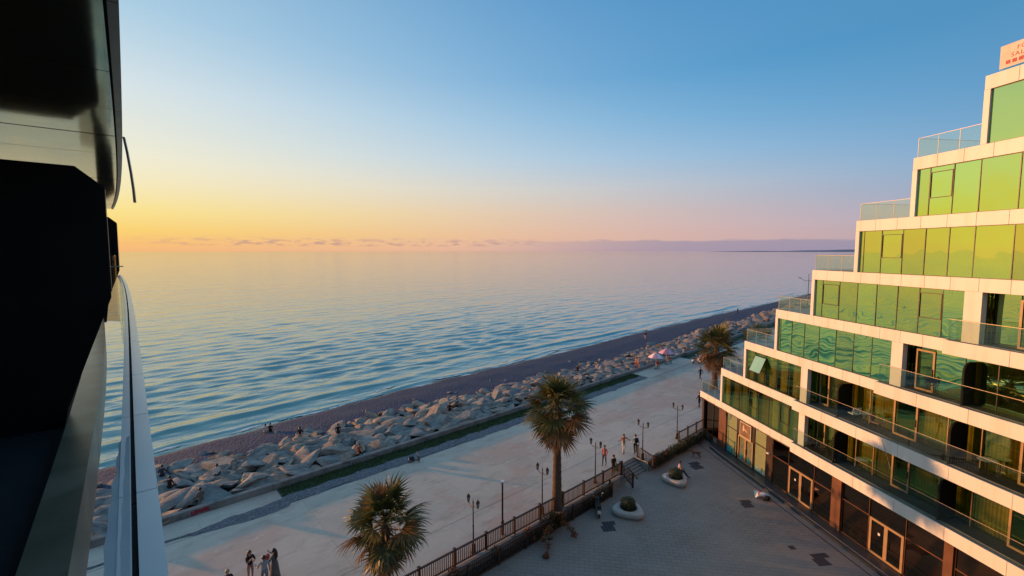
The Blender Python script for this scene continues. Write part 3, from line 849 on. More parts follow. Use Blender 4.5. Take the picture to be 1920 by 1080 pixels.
door(5.22, 7.2, YG, ZG - .02, 1.58, gf, 2, 'shop_glass', .12)
for a0 in (5.4, 6.38):
    mb = MB(); mb.box(a0, a0 + .62, YG + .02, YG + .03, ZG + .15, 1.4); mb.build('window_film', pmat('door_film_%d' % int(a0 * 10), (.34, .30, .22), (.2, .19, .15), 2, .6), gf)
    sticker([(a0 + .05, ZG + .12), (a0 + .6, ZG + .12), (a0 + .5, ZG + .45), (a0 + .2, ZG + .7)], gf)
sg = empty('sign', (0, 0, 0), 0, gf)
mb = MB(); sx0, sx1, sz0, sz1 = 5.62, 6.95, 1.72, 2.86
mb.box(sx0, sx1, YG - .12, YG - .06, sz0, sz1); mb.build('sign_board', pmat('brown_sign_board', (.26, .15, .085), (.17, .095, .055), 1.6, .35), sg)
mb = MB(); t = .07
mb.box(sx0 - t, sx1 + t, YG - .15, YG - .055, sz1, sz1 + t); mb.box(sx0 - t, sx1 + t, YG - .15, YG - .055, sz0 - t, sz0); mb.box(sx0 - t, sx0, YG - .15, YG - .055, sz0, sz1); mb.box(sx1, sx1 + t, YG - .15, YG - .055, sz0, sz1)
mb.build('sign_frame', pmat('pale_sign_frame', (.62, .52, .38), None, rough=.4), sg)
mb = MB(); mb.add([(5.9 + x, YG - .124, 2.2 + z) for x, z in [(0, 0), (.12, -.05), (.2, .1), (.6, .0), (.62, .08), (.22, .2), (.16, .5), (.05, .46)]], [tuple(range(8))])
mb.build('sign_emblem', pmat('cream_emblem', (.60, .48, .36), None, rough=.5), sg)
gbox(8.82, 9.5, -1, ZT, 'brown_dark', 'wall_panel')
lm = MB(); lm.box(9.0, 9.25, YG - .2, YG - .06, 1.55, 1.65); lm.build('wall_lamp', 'white_pl', gf)
def brown_bay(a0, a1, zm=1.62):
    f = empty('window', (0, 0, 0), 0, gf)
    pane(a0 + .03, a1 - .03, YG, ZG, zm - .025, f, 'brown_glass', tilt=.001); pane(a0 + .03, a1 - .03, YG, zm + .025, ZT - .02, f, 'brown_glass', tilt=.001)
    mb = MB(); mb.box(a0, a0 + .03, YG - .04, YG + .05, ZG - .05, ZT); mb.box(a1 - .03, a1, YG - .04, YG + .05, ZG - .05, ZT); mb.box(a0 + .03, a1 - .03, YG - .035, YG + .045, zm - .025, zm + .025); mb.box(a0 + .03, a1 - .03, YG - .035, YG + .045, ZG - .05, ZG); mb.build('frame', 'brown_panel', f)
brown_bay(9.52, 11.25); brown_bay(13.62, 15.2); brown_bay(15.98, 17.9); brown_bay(20.12, 22.15); brown_bay(22.65, 24.9); brown_bay(24.95, 27.3)
for a0, a1 in [(11.3, 13.56), (17.95, 20.06), (27.4, 29.5)]:
    door(a0, a1, YG, ZG - .02, 1.62, gf, 2, 'brown_glass', .14)
    pane(a0 + .02, a1 - .02, YG, 1.66, ZT - .02, gf, 'brown_glass', tilt=.001); gbox(a0, a1, 1.622, 1.655, 'mullion', 'transom')
    mb = MB(); mb.box(a0 + .55, a0 + .68, YG - .02, YG - .014, .75, .9); mb.build('notice', 'white_pl', gf)
gbox(15.22, 15.96, -1, ZT, 'brown_panel', 'column', YG - .14, YG + .2); gbox(22.18, 22.62, -1, ZT, 'brown_panel', 'column', YG - .14, YG + .2); gbox(29.55, A_MAX, -1, ZT, 'brown_panel', 'column', YG - .14, YG + .2)
# dark granite plinth and step
mb = MB(); poly = [(1.9, -.35), (2.6, -.75), (4, -.85), (10, -.80), (18, -.80), (A_MAX, -.80), (A_MAX, .24), (-.05, .24), (-.05, .05), (1.6, .0)]
mb.prism(poly, -1.0, -.60); mb.build('plinth', 'plinth', hotel)
mb = MB(); mb.prism([(2.2, -.62), (4, -.70), (10, -.62), (A_MAX, -.62), (A_MAX, -.54), (10, -.54), (4, -.60), (2.2, -.5)], -.598, -.585); mb.build('plinth_strip', 'slab_grey', hotel)

# banner on the top railing
bn_ = empty('banner', HP(23.02, -.05, ZK(8) + .10), HRZ); tag(bn_, 'cream banner with red lettering tied to the top terrace railing', 'banner')
mb = MB(); mb.box(0, 4.6, -.012, .0, 0, 1.0); mb.build('cloth', 'banner', bn_)
def text_part(body, x, z, size, parent, mat):
    cu = bpy.data.curves.new('lettering', 'FONT'); cu.body = body; cu.size = size; cu.extrude = .002; cu.space_character = 1.25
    o = bpy.data.objects.new('lettering', cu); COL.objects.link(o)
    dg = bpy.context.evaluated_depsgraph_get(); me = bpy.data.meshes.new_from_object(o.evaluated_get(dg)); bpy.data.objects.remove(o)
    me.materials.clear(); me.materials.append(M[mat])
    return place('lettering', me, parent, (x, -.017, z), rot=(R(90), 0, 0))
text_part('FOR', .62, .66, .25, bn_, 'red_print'); text_part('SALE', .42, .40, .25, bn_, 'red_print')
for i in range(6):
    mb = MB(); x = .24 + i * .24 + (.10 if i > 2 else 0)
    mb.box(x, x + .17, -.018, -.0125, .14, .30); mb.build('lettering', 'red_print', bn_)

# ------------------------------------------------------------------ the building the camera leans out of
NRZ = R(39.5)
def r_edge(b): return .022 - 8.0e-5 * max(b, 0) ** 3
B0, B1 = -26.0, 15.6
near = empty('apartment_building', (0, 0, 0), NRZ)
tag(near, 'dark apartment block with glass balconies and polished soffit at the picture edge', 'building')
M['soffit'] = pmat('polished_soffit_panel', (.66, .60, .38), (.58, .53, .34), .8, .09, metallic=.95, bump=.10, bscale=1.2, bdist=.02, rnd=.05)
M['near_white'] = pmat('white_coated_aluminium', (.88, .87, .85), (.82, .82, .81), 3, .25, rnd=.04)
M['near_film'] = pmat('peeling_white_film', (.80, .80, .79), (.72, .73, .74), 5, .45)
M['near_kerb'] = pmat('grey_green_kerb', (.22, .205, .15), (.16, .152, .115), 2.5, .32, c3=(.28, .265, .20), scale3=1.4)
M['near_floor'] = pmat('dark_blue_deck', (.022, .030, .042), (.03, .038, .05), 5, .7)
M['near_wall'] = pmat('charcoal_render', (.030, .030, .031), (.024, .024, .025), 3, .8)
M['near_glass'] = glass_mat('near_balustrade_glass', (.86, .90, .89), (.8, .9, .9), .10)
M['near_window'] = glass_mat('near_window_glass', (.2, .22, .22), (.6, .65, .65), .3)
def sweep(mb, r0, r1, z0, z1, b0, b1, n=12, follow=True):
    """a bar following the curved balcony edge; r0, r1 are offsets from it"""
    vs_ = []
    for i in range(n + 1):
        b = b0 + (b1 - b0) * i / n; e = r_edge(b) if follow else 0
        vs_ += [(e + r0, b, z0), (e + r1, b, z0), (e + r1, b, z1), (e + r0, b, z1)]
    fs_ = [(0, 3, 2, 1), (4 * n, 4 * n + 1, 4 * n + 2, 4 * n + 3)]
    for i in range(n):
        for j in range(4): fs_.append((4 * i + j, 4 * i + (j + 1) % 4, 4 * i + 4 + (j + 1) % 4, 4 * i + 4 + j))
    return mb.add(vs_, fs_)
Z_FLOOR = 15.85; STOREY = 3.15; Z_CEIL = 18.50; SETBACK = -3.2
for k in range(-5, 4):
    zf = Z_FLOOR + STOREY * k
    if zf < .5: continue
    sb = SETBACK if k < 0 else 0.0
    mb = MB(); sweep(mb, sb - .50, sb - .312, zf - .30, zf + .15, B0, B1, 30); mb.build('balcony_kerb', 'near_kerb', near)
    mb = MB(); sweep(mb, -12, sb - .502, zf - .28, zf, B0, B1, 30); mb.build('floor_slab', 'near_floor', near)
    mb = MB(); sweep(mb, sb - 2.3, sb - 2.15, zf, zf + STOREY - .3, B0, B1 - .6, 24); mb.build('facade_wall', 'near_wall', near)
    for j in range(9):
        b = B0 + 2.5 + j * 4.7
        mb = MB(); mb.box(sb + r_edge(b) - 2.14, sb + r_edge(b) - 2.12, b, b + 2.4, zf + .1, zf + 2.3); mb.build('window', 'near_window', near)
    # soffit plate of this storey's slab with its pale edge trim (own balcony gets single panels below)
    if k == 0:
        mb = MB(); sweep(mb, -6, -.32, zf - .36, zf - .32, B0, B1, 24); mb.build('soffit', 'near_wall', near)
    elif k != 1:
        mb = MB(); sweep(mb, sb - 2.2, sb, zf - .36, zf - .32, B0, B1, 24); mb.build('soffit', 'soffit', near)
        mb = MB(); sweep(mb, sb + .002, sb + .014, zf - .38, zf + .05, B0, B1, 24); mb.build('edge_trim', 'near_kerb', near)
mb = MB(); mb.box(-12, -2.16, B1 - .55, B1 - .3, PLAZA_Z, Z_FLOOR + STOREY * 3); mb.build('end_wall', 'near_wall', near)
mb = MB(); sweep(mb, -12, -2.3, Z_FLOOR + STOREY * 3, Z_FLOOR + STOREY * 3 + 3, B0, B1 - .6, 6); mb.build('upper_wall', 'near_wall', near)
mb = MB(); sweep(mb, -5.0, -4.8, PLAZA_Z, 3.2, B0, B1 - 1, 12); mb.build('facade_wall', 'near_wall', near)
# own soffit: single polished panels with open joints
zc = Z_CEIL
sof = empty('soffit', (0, 0, 0), 0, near)
edges = [-6, -4.6, -3.4, -2.2, -1.2, -.3, .6, 1.55, 2.5, 3.5, 4.4, 5.4, 6.4, 7.5, 8.6, 9.8, 11, 12.2, 13.4, 14.6]
for i in range(len(edges) - 1):
    b0, b1 = edges[i] + .007, edges[i + 1] - .007
    for r0, r1 in ((-1.15, -.05), (-2.2, -1.165)):
        mb = MB(); dz = random.uniform(-.002, .002); sweep(mb, r0, r1, zc + dz, zc + .03, b0, b1, 3); mb.build('soffit_panel', 'soffit', sof)
for i in range(0, len(edges) - 1, 2):
    mb = MB(); sweep(mb, -.038, .0, zc - .012, zc + .03, edges[i] + .004, edges[min(i + 2, len(edges) - 1)] - .004, 6); mb.build('edge_trim', 'near_kerb', sof)
mb = MB(); sweep(mb, -12, -.02, zc + .032, zc + .30, B0, 14.65, 24); mb.build('slab', 'near_wall', sof)
# strip of trim hanging loose from the soffit edge
mb = MB()
pth = [(r_edge(5.4) + .0, 5.4, zc), (r_edge(5.4) + .016, 5.42, zc - .12), (r_edge(5.4) + .034, 5.45, zc - .30), (r_edge(5.4) + .044, 5.47, zc - .44), (r_edge(5.4) + .048, 5.48, zc - .56)]
for i in range(len(pth) - 1):
    a, b = Vector(pth[i]), Vector(pth[i + 1]); wd0, wd1 = .026 - .005 * i, .026 - .005 * (i + 1)
    mb.add([(a.x, a.y - wd0, a.z), (a.x + .006, a.y + wd0, a.z), (b.x + .006, b.y + wd1, b.z), (b.x, b.y - wd1, b.z), (a.x + .016, a.y - wd0, a.z), (a.x + .022, a.y + wd0, a.z), (b.x + .022, b.y + wd1, b.z), (b.x + .016, b.y - wd1, b.z)],
           [(0, 1, 2, 3), (7, 6, 5, 4), (0, 4, 5, 1), (1, 5, 6, 2), (2, 6, 7, 3), (3, 7, 4, 0)])
mb.build('loose_trim', 'near_kerb', near)
# balcony dividers
def near_divider(b, lip_z, lip_r, top_z, top_r, inner=-2.15):
    mb = MB(); poly = [(inner, Z_FLOOR), (lip_r - .40, Z_FLOOR), (lip_r - .37, Z_FLOOR + .16), (lip_r - .005, CAM_Z - .45), (lip_r, lip_z), (top_r, top_z), (inner, top_z + .02)]
    n = len(poly); mb.add([(p[0], b - .035, p[1]) for p in poly] + [(p[0], b + .035, p[1]) for p in poly],
           [tuple(range(n)), tuple(range(2 * n - 1, n - 1, -1))] + [(i, (i + 1) % n, (i + 1) % n + n, i + n) for i in range(n)])
    mb.build('divider', 'black', near)
    mb = MB(); mb.box(lip_r + .001, lip_r + .004, b - .01, b + .03, CAM_Z - .40, lip_z - .02); mb.build('divider_trim', 'metal_line', near)
near_divider(5.98, CAM_Z + .608, -.145, CAM_Z + .787, -.346)
near_divider(14.3, CAM_Z + .658, -.175, CAM_Z + .787, -.315, -.47)
near_divider(-2.4, CAM_Z + .608, -.145, CAM_Z + .787, -.346)
# balustrade: two flat coping strips with an open channel, glass below
rail = empty('balustrade', (0, 0, 0), 0, near)
zr = CAM_Z - .5
joints = [-6, -4.2, -2.4, -.6, .62, 1.21, 1.80, 2.40, 3.3, 4.4, 5.6, 6.9, 8.3, 9.8, 11.4, 12.8]
for i in range(len(joints) - 1):
    b0, b1 = joints[i] + .0025, joints[i + 1] - .0025
    mb = MB(); sweep(mb, -.034, .001, zr - .035, zr, b0, b1, 4); mb.build('coping_strip', 'near_white', rail)
    mb = MB(); sweep(mb, -.062, -.043, zr - .035, zr - .001, b0, b1, 4); mb.build('coping_strip', 'near_white', rail)
    mb = MB(); sweep(mb, -.0435, -.0335, zr - .04, zr - .022, b0, b1, 4); mb.build('coping_channel', 'near_wall', rail)
    L = (b1 - b0); 
    mb = MB(); sweep(mb, -.056, -.046, Z_FLOOR - .25, zr - .041, b0 + .004, b1 - .004, 4); mb.build('glass_panel', 'near_glass', rail)
# protective film still on the inner strip, its edge torn
pts = [(-6, -.078), (-.6, -.080), (.3, -.079), (.8, -.0785), (.96, -.077), (1.02, -.080), (1.10, -.0765), (1.17, -.078), (1.22, -.073), (1.30, -.0755), (1.36, -.068), (1.45, -.071), (1.50, -.066), (1.56, -.0675), (1.60, -.062)]
mb = MB(); vs_ = []
for b, rr in pts: vs_ += [(r_edge(b) + rr, b, zr - .006), (r_edge(b) - .044, b, zr + .0005), (r_edge(b) - .044, b, zr + .0015), (r_edge(b) + rr, b, zr - .005)]
n = len(pts) - 1
mb.add(vs_, [(0, 3, 2, 1), (4 * n, 4 * n + 1, 4 * n + 2, 4 * n + 3)] + [(4 * i + j, 4 * i + (j + 1) % 4, 4 * i + 4 + (j + 1) % 4, 4 * i + 4 + j) for i in range(n) for j in range(4)])
mb.build('protective_film', 'near_film', rail)
# small curved glass screen where the balustrade ends
mb = MB(); vs_ = []
for i in range(9):
    t = i / 8; b = 12.75 + .5 * math.sin(t * 1.57); rr = r_edge(13) - .05 - .45 * (1 - math.cos(t * 1.57)); hh = zr + .42 - .12 * t * t
    vs_ += [(rr, b, zr - 1.0), (rr, b, hh)]
mb.add(vs_, [(2 * i, 2 * i + 2, 2 * i + 3, 2 * i + 1) for i in range(8)])
mb.build('end_screen', glass_mat('milky_end_screen', (.66, .60, .50), (.9, .8, .7), .25), rail)
mb = MB(); mb.tube([(-.55, 12.8, zr + .18), (.05 + r_edge(12.8), 12.8, zr + .18)], .012, 6); mb.build('end_rail', 'metal_line', rail)
# glass balustrades of the other storeys
for k in range(-5, 4):
    zf = Z_FLOOR + STOREY * k
    if k == 0 or zf < .5: continue
    sb = SETBACK if k < 0 else 0.0
    mb = MB(); sweep(mb, sb - .06, sb - .02, zf + 1.06, zf + 1.10, B0, B1, 20); mb.build('balustrade_coping', 'near_white', near)
    mb = MB(); sweep(mb, sb - .045, sb - .035, zf - .2, zf + 1.058, B0, B1, 20); mb.build('balustrade_glass', 'near_glass', near)
    for b in (-11, -2.4, 5.98, 14.3):
        mb = MB(); mb.box(sb - 2.15, sb + r_edge(b) - .3, b - .03, b + .03, zf, zf + 2.1); mb.build('divider', 'black', near)

# ------------------------------------------------------------------ sea wall
swall = empty('sea_wall', CW(0, w_wall(0))); tag(swall, 'low grey concrete wall running between the boulders and the grass strip', 'wall')
def wall_piece(s0, s1):
    mb = MB(); n = 3; org = CW(0, w_wall(0))
    q = [s0 + (s1 - s0) * i / n for i in range(n + 1)]
    pr = [(-.0, -.4), (.0, .44), (.03, .48), (.34, .50), (.38, .46), (.40, -.9)]
    vs_ = []
    for s in q:
        for dw, z in pr: vs_.append(CW(s, w_wall(s) + dw, z) - org)
    m = len(pr)
    fs_ = [tuple(range(m)), tuple(range(n * m + m - 1, n * m - 1, -1))] + [(i * m + j, i * m + (j + 1) % m, (i + 1) * m + (j + 1) % m, (i + 1) * m + j) for i in range(n) for j in range(m)]
    mb.add(vs_, fs_); mb.build('wall_segment', 'concrete_wall', swall)
s = -46.0
while s < 300:
    L = 6.0 if s < 120 else 30
    wall_piece(s + .012, s + L - .012); s += L
# red sprayed lettering on the wall, no longer readable
mb = MB(); org = CW(0, w_wall(0))
def stroke(s0, z0, s1, z1, t=.055):
    a, b = CW(s0, w_wall(s0) - .004, z0) - org, CW(s1, w_wall(s1) - .004, z1) - org
    d = (b - a).normalized(); up = Vector((0, 0, 1)); nrm = d.cross(WX).normalized() * t
    mb.add([a - nrm, b - nrm, b + nrm, a + nrm], [(0, 1, 2, 3)])
for i in range(7):
    s0 = 3.05 + i * .15
    stroke(s0, .08, s0 + .02, .36); stroke(s0, .30 if i % 2 else .14, s0 + .11, .36 if i % 3 else .1)
    if i % 2: stroke(s0 + .09, .1, s0 + .1, .34)
mb.build('graffiti', pmat('red_spray_paint', (.30, .02, .04), (.22, .015, .03), 6, .6), swall)

# ------------------------------------------------------------------ boulders
def rock_material():
    m, k, out = new_mat('boulder_stone')
    b = k.n('ShaderNodeBsdfPrincipled'); t = k.n('ShaderNodeTexCoord'); oi = k.n('ShaderNodeObjectInfo')
    base = k.ramp(oi.outputs['Random'], [(0, (.22, .24, .235)), (.2, (.34, .30, .25)), (.36, (.42, .31, .22)), (.5, (.27, .265, .245)), (.64, (.46, .29, .185)), (.8, (.38, .345, .295)), (1, (.19, .22, .225))])
    v = k.vmath('ADD', t.outputs['Object'], k.vmath('MULTIPLY', oi.outputs['Location'], (.37, .61, .23)))
    vs2 = k.vmath('MULTIPLY', v, (1.0, 1.0, 2.2))
    col = k.mix(k.mrange(k.noise(vs2, 1.7, 6, .65), .35, .7), base, (.13, .125, .125))
    col = k.mix(k.mrange(k.noise(v, 5, 5, .7), .55, .75, 0, .5), col, (.40, .36, .31))
    k.put(b.inputs['Base Color'], col); b.inputs['Roughness'].default_value = .85
    h = k.math('ADD', k.noise(vs2, 3, 6, .65), k.math('MULTIPLY', k.noise(v, 18, 4, .7), .25))
    k.put(b.inputs['Normal'], k.bump(h, .7, .10))
    m.node_tree.links.new(b.outputs[0], out.inputs[0]); return m
M['rock'] = rock_material()
def rock_mesh(i, sub=3):
    r = np.random.default_rng(100 + i)
    bm = bmesh.new(); bmesh.ops.create_icosphere(bm, subdivisions=sub, radius=1.0)
    pl = []
    for _ in range(8):
        d = r.normal(size=3); d /= np.linalg.norm(d); pl.append((d, r.uniform(.36, .72)))
    ph = r.uniform(0, 6, 6)
    sc = np.array([1.25, r.uniform(.85, 1.1), r.uniform(.52, .72)])
    for v in bm.verts:
        p = np.array(v.co)
        for d, t in pl:
            h = p @ d - t
            if h > 0: p = p - d * h * .997
        p = p * (1 + .02 * math.sin(4 * p[0] + ph[0]) * math.sin(5 * p[1] + ph[1]))
        v.co = Vector(p * sc)
    me = bpy.data.meshes.new('boulder'); bm.to_mesh(me); bm.free(); me.materials.append(M['rock'])
    me.shade_smooth()
    me.set_sharp_from_angle(angle=R(20))
    return me
ROCKS = [rock_mesh(i) for i in range(26)]
rocks = empty('rock_revetment', CW(0, 42)); tag(rocks, 'bank of large grey and rust boulders between sea wall and pebble beach', 'rock bank')
def rock_w_out(s): return np.interp(s, [-50, 0, 20, 60, 75, 106, 148, 300], [47.6, 47.4, 47.7, 47.9, 49.2, 52.2, 55, 66])
def rock_spots(s0, s1, size):
    out = []
    n_s = int((s1 - s0) / (size * .95))
    for i in range(n_s):
        s = s0 + (i + .5) * (s1 - s0) / n_s
        w0, w1 = w_wall(s) + .75, float(rock_w_out(s)) + random.uniform(-.9, .7)
        n_w = max(3, int((w1 - w0) / (size * .80)))
        for j in range(n_w):
            t = (j + .5 + (.5 if i % 2 else 0) * .8) / n_w
            if t > 1.02: continue
            w_ = w0 + (w1 - w0) * t + random.gauss(0, .10)
            w_ = max(w_, w_wall(s) + .78)
            out.append((s + random.gauss(0, .18), w_, t))
    return out
def rock_xf(s, w_, t, size):
    sz = size * random.choice([.5, .62, .68, .74, .8, .92]) * (1.0 if t < .75 else random.uniform(.55, .95))
    z = np.interp(t, [0, .2, .5, .8, 1.05], [-.05, -.02, -.25, -.62, -.86]) + random.uniform(-.15, .14)
    if t < .12: sz *= .85
    return sz, float(z)
org = CW(0, 42); cnt = 0
for s, w_, t in rock_spots(-1.5, 34.0, 1.42):
    sz, z = rock_xf(s, w_, t, 1.42)
    o = place('boulder', random.choice(ROCKS), rocks, CW(s, w_, z) - org, rot=(random.gauss(0, .22), random.gauss(0, .22) , COAST_RZ + random.gauss(0, .55) + random.choice([0, math.pi])), scale=(sz * random.uniform(1.1, 1.5), sz * random.uniform(1.0, 1.22), sz * random.uniform(.62, .92)))
    cnt += 1
print('boulders', cnt)
# the far boulders and the hidden ones behind the near building, joined
ROCKV = []
for i in range(10):
    me = rock_mesh(300 + i, 2); ROCKV.append((np.array([v.co[:] for v in me.vertices]), [tuple(p.vertices) for p in me.polygons])); bpy.data.meshes.remove(me)
def joined_rocks(spots, size, name):
    mb = MB()
    for s, w_, t in spots:
        sz, z = rock_xf(s, w_, t, size); V, Fc = random.choice(ROCKV)
        rm = np.array(Euler((random.gauss(0, .22), random.gauss(0, .22), COAST_RZ + random.gauss(0, .6))).to_matrix())
        P = (V * sz * np.array([1.15, 1.0, .75])) @ rm.T + np.array(CW(s, w_, z) - org)
        mb.add(P.tolist(), Fc)
    o = mb.build(name, 'rock_far', rocks, fix=False); o['kind'] = 'stuff'
    o.data.set_sharp_from_angle(angle=R(30))
M['rock_far'] = pmat('boulder_stone_far', (.19, .19, .19), (.34, .235, .18), .7, .85, coord='World', c3=(.12, .125, .135), scale3=.9, bump=.7, bscale=3, bdist=.1)
joined_rocks(rock_spots(34.0, 95, 1.2), 1.2, 'far_boulders')
joined_rocks(rock_spots(95, 260, 1.9), 1.8, 'far_boulders')
joined_rocks(rock_spots(-40, -1.5, 1.5), 1.5, 'far_boulders')
# a few stray stones on the beach
for i in range(16):
    s = random.uniform(2, 60); w_ = float(rock_w_out(s)) + random.uniform(.4, 3.5)
    sz = random.uniform(.12, .42)
    o = place('boulder', random.choice(ROCKS), rocks, CW(s, w_, beach_z(s, 0, w_) + sz * .12) - org, rot=(0, 0, random.uniform(0, 6)), scale=(sz, sz, sz))

# ------------------------------------------------------------------ fan palms
def leaf_mat(name, c1, c2, trans=.25):
    m, k, out = new_mat(name)
    oi = k.n('ShaderNodeObjectInfo'); pos_ = k.n('ShaderNodeNewGeometry').outputs['Position']
    col = k.mix(k.mrange(k.noise(pos_, 2.2, 3), .35, .65), c1, c2)
    hsv = k.n('ShaderNodeHueSaturation'); k.put(hsv.inputs['Value'], k.mrange(oi.outputs['Random'], 0, 1, .75, 1.3, smooth=False)); k.put(hsv.inputs['Color'], col)
    d = k.n('ShaderNodeBsdfPrincipled'); k.put(d.inputs['Base Color'], hsv.outputs[0]); d.inputs['Roughness'].default_value = .5
    t = k.n('ShaderNodeBsdfTranslucent'); k.put(t.inputs[0], hsv.outputs[0])
    mx = k.n('ShaderNodeMixShader'); mx.inputs[0].default_value = trans
    m.node_tree.links.new(d.outputs[0], mx.inputs[1]); m.node_tree.links.new(t.outputs[0], mx.inputs[2]); m.node_tree.links.new(mx.outputs[0], out.inputs[0])
    return m
M['frond'] = leaf_mat('palm_leaf_olive', (.085, .092, .022), (.135, .118, .030), .3)
M['frond_dry'] = leaf_mat('palm_leaf_dry', (.26, .145, .055), (.16, .088, .036), .3)
M['bark'] = pmat('palm_bark', (.13, .085, .055), (.075, .048, .032), 6, .9, bump=.8, bscale=9, bdist=.05, stretch=(1, 1, 3))
def frond_mesh(i, mat):
    r = random.Random(500 + i); mb = MB()
    pl = r.uniform(.75, 1.1); hub = Vector((pl, 0, -.06 * pl))
    mb.tube([(0, 0, 0), (pl * .5, 0, .02), hub], [.028, .02, .014], 4, cap=False)
    N = 26; half = R(r.uniform(100, 120))
    for j in range(N):
        u = -1 + 2 * j / (N - 1); phi = u * half + r.gauss(0, .03)
        L = (1.08 - .30 * abs(u) ** 1.5) * r.uniform(.86, 1.08)
        d = Vector((math.cos(phi), math.sin(phi), 0)); sd = Vector((-d.y, d.x, 0))
        cup = .16 * abs(math.sin(phi)) - .05
        droop = r.uniform(.12, .45)
        prev = None; vs_ = []
        for t, wd in ((.03, .004), (.35, .042), (.60, .040), (.82, .017), (1.0, .002)):
            z = cup * t * L * .8 - droop * L * max(0, t - .35) ** 2 * 2.0
            c = hub + d * (t * L * (1 - .10 * max(0, t - .5))) + Vector((0, 0, z))
            fold = Vector((0, 0, .35 * wd)) if j % 2 else Vector((0, 0, -.35 * wd))
            vs_ += [c - sd * wd, c + sd * wd + fold]
        mb.add(vs_, [(2 * q, 2 * q + 1, 2 * q + 3, 2 * q + 2) for q in range(4)])
    return mb.mesh('frond', mat)
FR_G = [frond_mesh(i, 'frond') for i in range(5)]; FR_D = [frond_mesh(20 + i, 'frond_dry') for i in range(4)]
def palm(loc, height, label, scale=1.0, n=46, seed=1, lean=(0, 0), dry=.35, z_base=0.0):
    r = random.Random(seed)
    root = empty('palm_tree', (loc[0], loc[1], z_base)); tag(root, label, 'palm tree', 'fan palms along the promenade')
    mb = MB(); top = Vector((lean[0], lean[1], height))
    path = []; rad = []
    for i in range(33):
        t = i / 32; path.append((top.x * t * t, top.y * t * t, height * t)); rad.append((.30 - .10 * t + (.10 * (1 - t) ** 6)) * scale ** .5 * (1 + (.05 if i % 2 else -.03)))
    mb.tube(path, rad, 12); mb.build('trunk', 'bark', root, smooth=True)
    cr = empty('crown', top, 0, root)
    # skirt of old leaf bases under the crown
    mb = MB()
    for i in range(90):
        a = r.uniform(0, 6.28); z = r.uniform(-1.5, .15) * scale; rr = .19 * scale ** .5
        p = Vector((math.cos(a) * rr, math.sin(a) * rr, z)); q = p + Vector((math.cos(a) * .16, math.sin(a) * .16, -r.uniform(.15, .5)))
        sd = Vector((-math.sin(a), math.cos(a), 0)) * .035
        mb.add([p - sd, p + sd, q + sd * .4, q - sd * .4], [(0, 1, 2, 3)])
    mb.build('leaf_bases', 'frond_dry', cr, fix=False)
    for i in range(n):
        t = (i + .5) / n
        pitch = R(80) - R(158) * t ** .92 + r.gauss(0, .10)
        az_ = i * 2.39996 + r.gauss(0, .2)
        dead = t > 1 - dry or r.random() < .08
        me = r.choice(FR_D if dead else FR_G)
        sc = scale * r.uniform(.88, 1.12) * (1.05 if t < .8 else .92)
        eul = (Matrix.Rotation(az_, 3, 'Z') @ Matrix.Rotation(-pitch, 3, 'Y') @ Matrix.Rotation(r.gauss(0, .35), 3, 'X')).to_euler()
        place('frond', me, cr, (0, 0, (.10 - .55 * t) * scale), rot=eul, scale=(sc, sc, sc))
    return root
p = CW(9.45, 20.75); palm((p.x, p.y), 4.75, 'near fan palm whose crown fills the bottom centre, trunk cut off', 1.12, 46, 3, (.05, .1), .34, PLAZA_Z + .1)
palm((3.05, 30.3), 7.55, 'tall fan palm with a bare trunk standing behind the fence beside the steps', 1.2, 56, 5, (.0, .05), .36, -.45)
p = CW(56.6, 26.9); palm((p.x, p.y), 5.6, 'fan palm with a rusty skirt beside the sea end of the hotel', 1.55, 46, 8, (.1, .0), .46, 0)
p = CW(72, 27.6); palm((p.x, p.y), 4.4, 'farther fan palm half hidden behind the hotel terraces', 1.4, 34, 9, (0, .1), .4, 0)

# ------------------------------------------------------------------ fences
FH = 1.0
me_bal = MB().box(-.019, .019, -.019, .019, .13, .93).mesh('baluster', 'fence')
me_post = MB().box(-.06, .06, -.06, .06, -.02, 1.03).box(-.08, .08, -.08, .08, 1.032, 1.09).mesh('post', 'fence')
def fence(pts, label, group='dark brown railings by the steps', spacing=.135, post_every=2.3, balusters=True, zf=None):
    """pts: polyline of world points at the fence's foot"""
    root = empty('fence', pts[0]); tag(root, label, 'fence', group); o0 = Vector(pts[0])
    for a, b in zip(pts[:-1], pts[1:]):
        a, b = Vector(a), Vector(b); L = (b - a).length; d = (b - a) / L; rz = math.atan2(d.y, d.x)
        n = max(1, round(L / post_every))
        for i in range(n + 1):
            if i == 0 and (a - o0).length > .1: continue
            place('post', me_post, root, a + d * (L * i / n) - o0, rz)
        mb = MB(); hx = L / n
        for zc_, t, h in ((.955, .05, .035), (.10, .035, .03)):
            me = None
            for i in range(n):
                p = a + d * (L * i / n) - o0
                mm = MB(); mm.box(.062, hx - .062, -t, t, zc_ - h, zc_ + h); q = mm.build('rail', 'fence', root, loc=p); q.rotation_euler = (0, math.atan2(-d.z, math.hypot(d.x, d.y)), rz)
        if balusters:
            m = int(L / spacing)
            for i in range(m):
                t = (i + .5) / m
                if min(abs(t * n - round(t * n)) * hx, 9) < .075: continue
                place('baluster', me_bal, root, a + d * (L * t) - o0, rz)
    return root
fence([CW(4.5, w_fence(4.5) + .12, .0), CW(29.3, w_fence(29.3) + .12, .0)], 'long dark railing on the promenade edge above the plaza')
fence([CW(5, w_fence(5) - .62, PLAZA_Z), CW(27.3, w_fence(27.3) - .55, PLAZA_Z), CW(27.5, w_fence(27.5) - .2, PLAZA_Z)], 'lower dark railing standing on the plaza in front of the planted strip')
fence([CW(29.45, w_fence(29.4) + .1, .0), CW(29.45, w_fence(29.4) - .95, PLAZA_Z + .1)], 'short dark railing sloping down beside the steps')
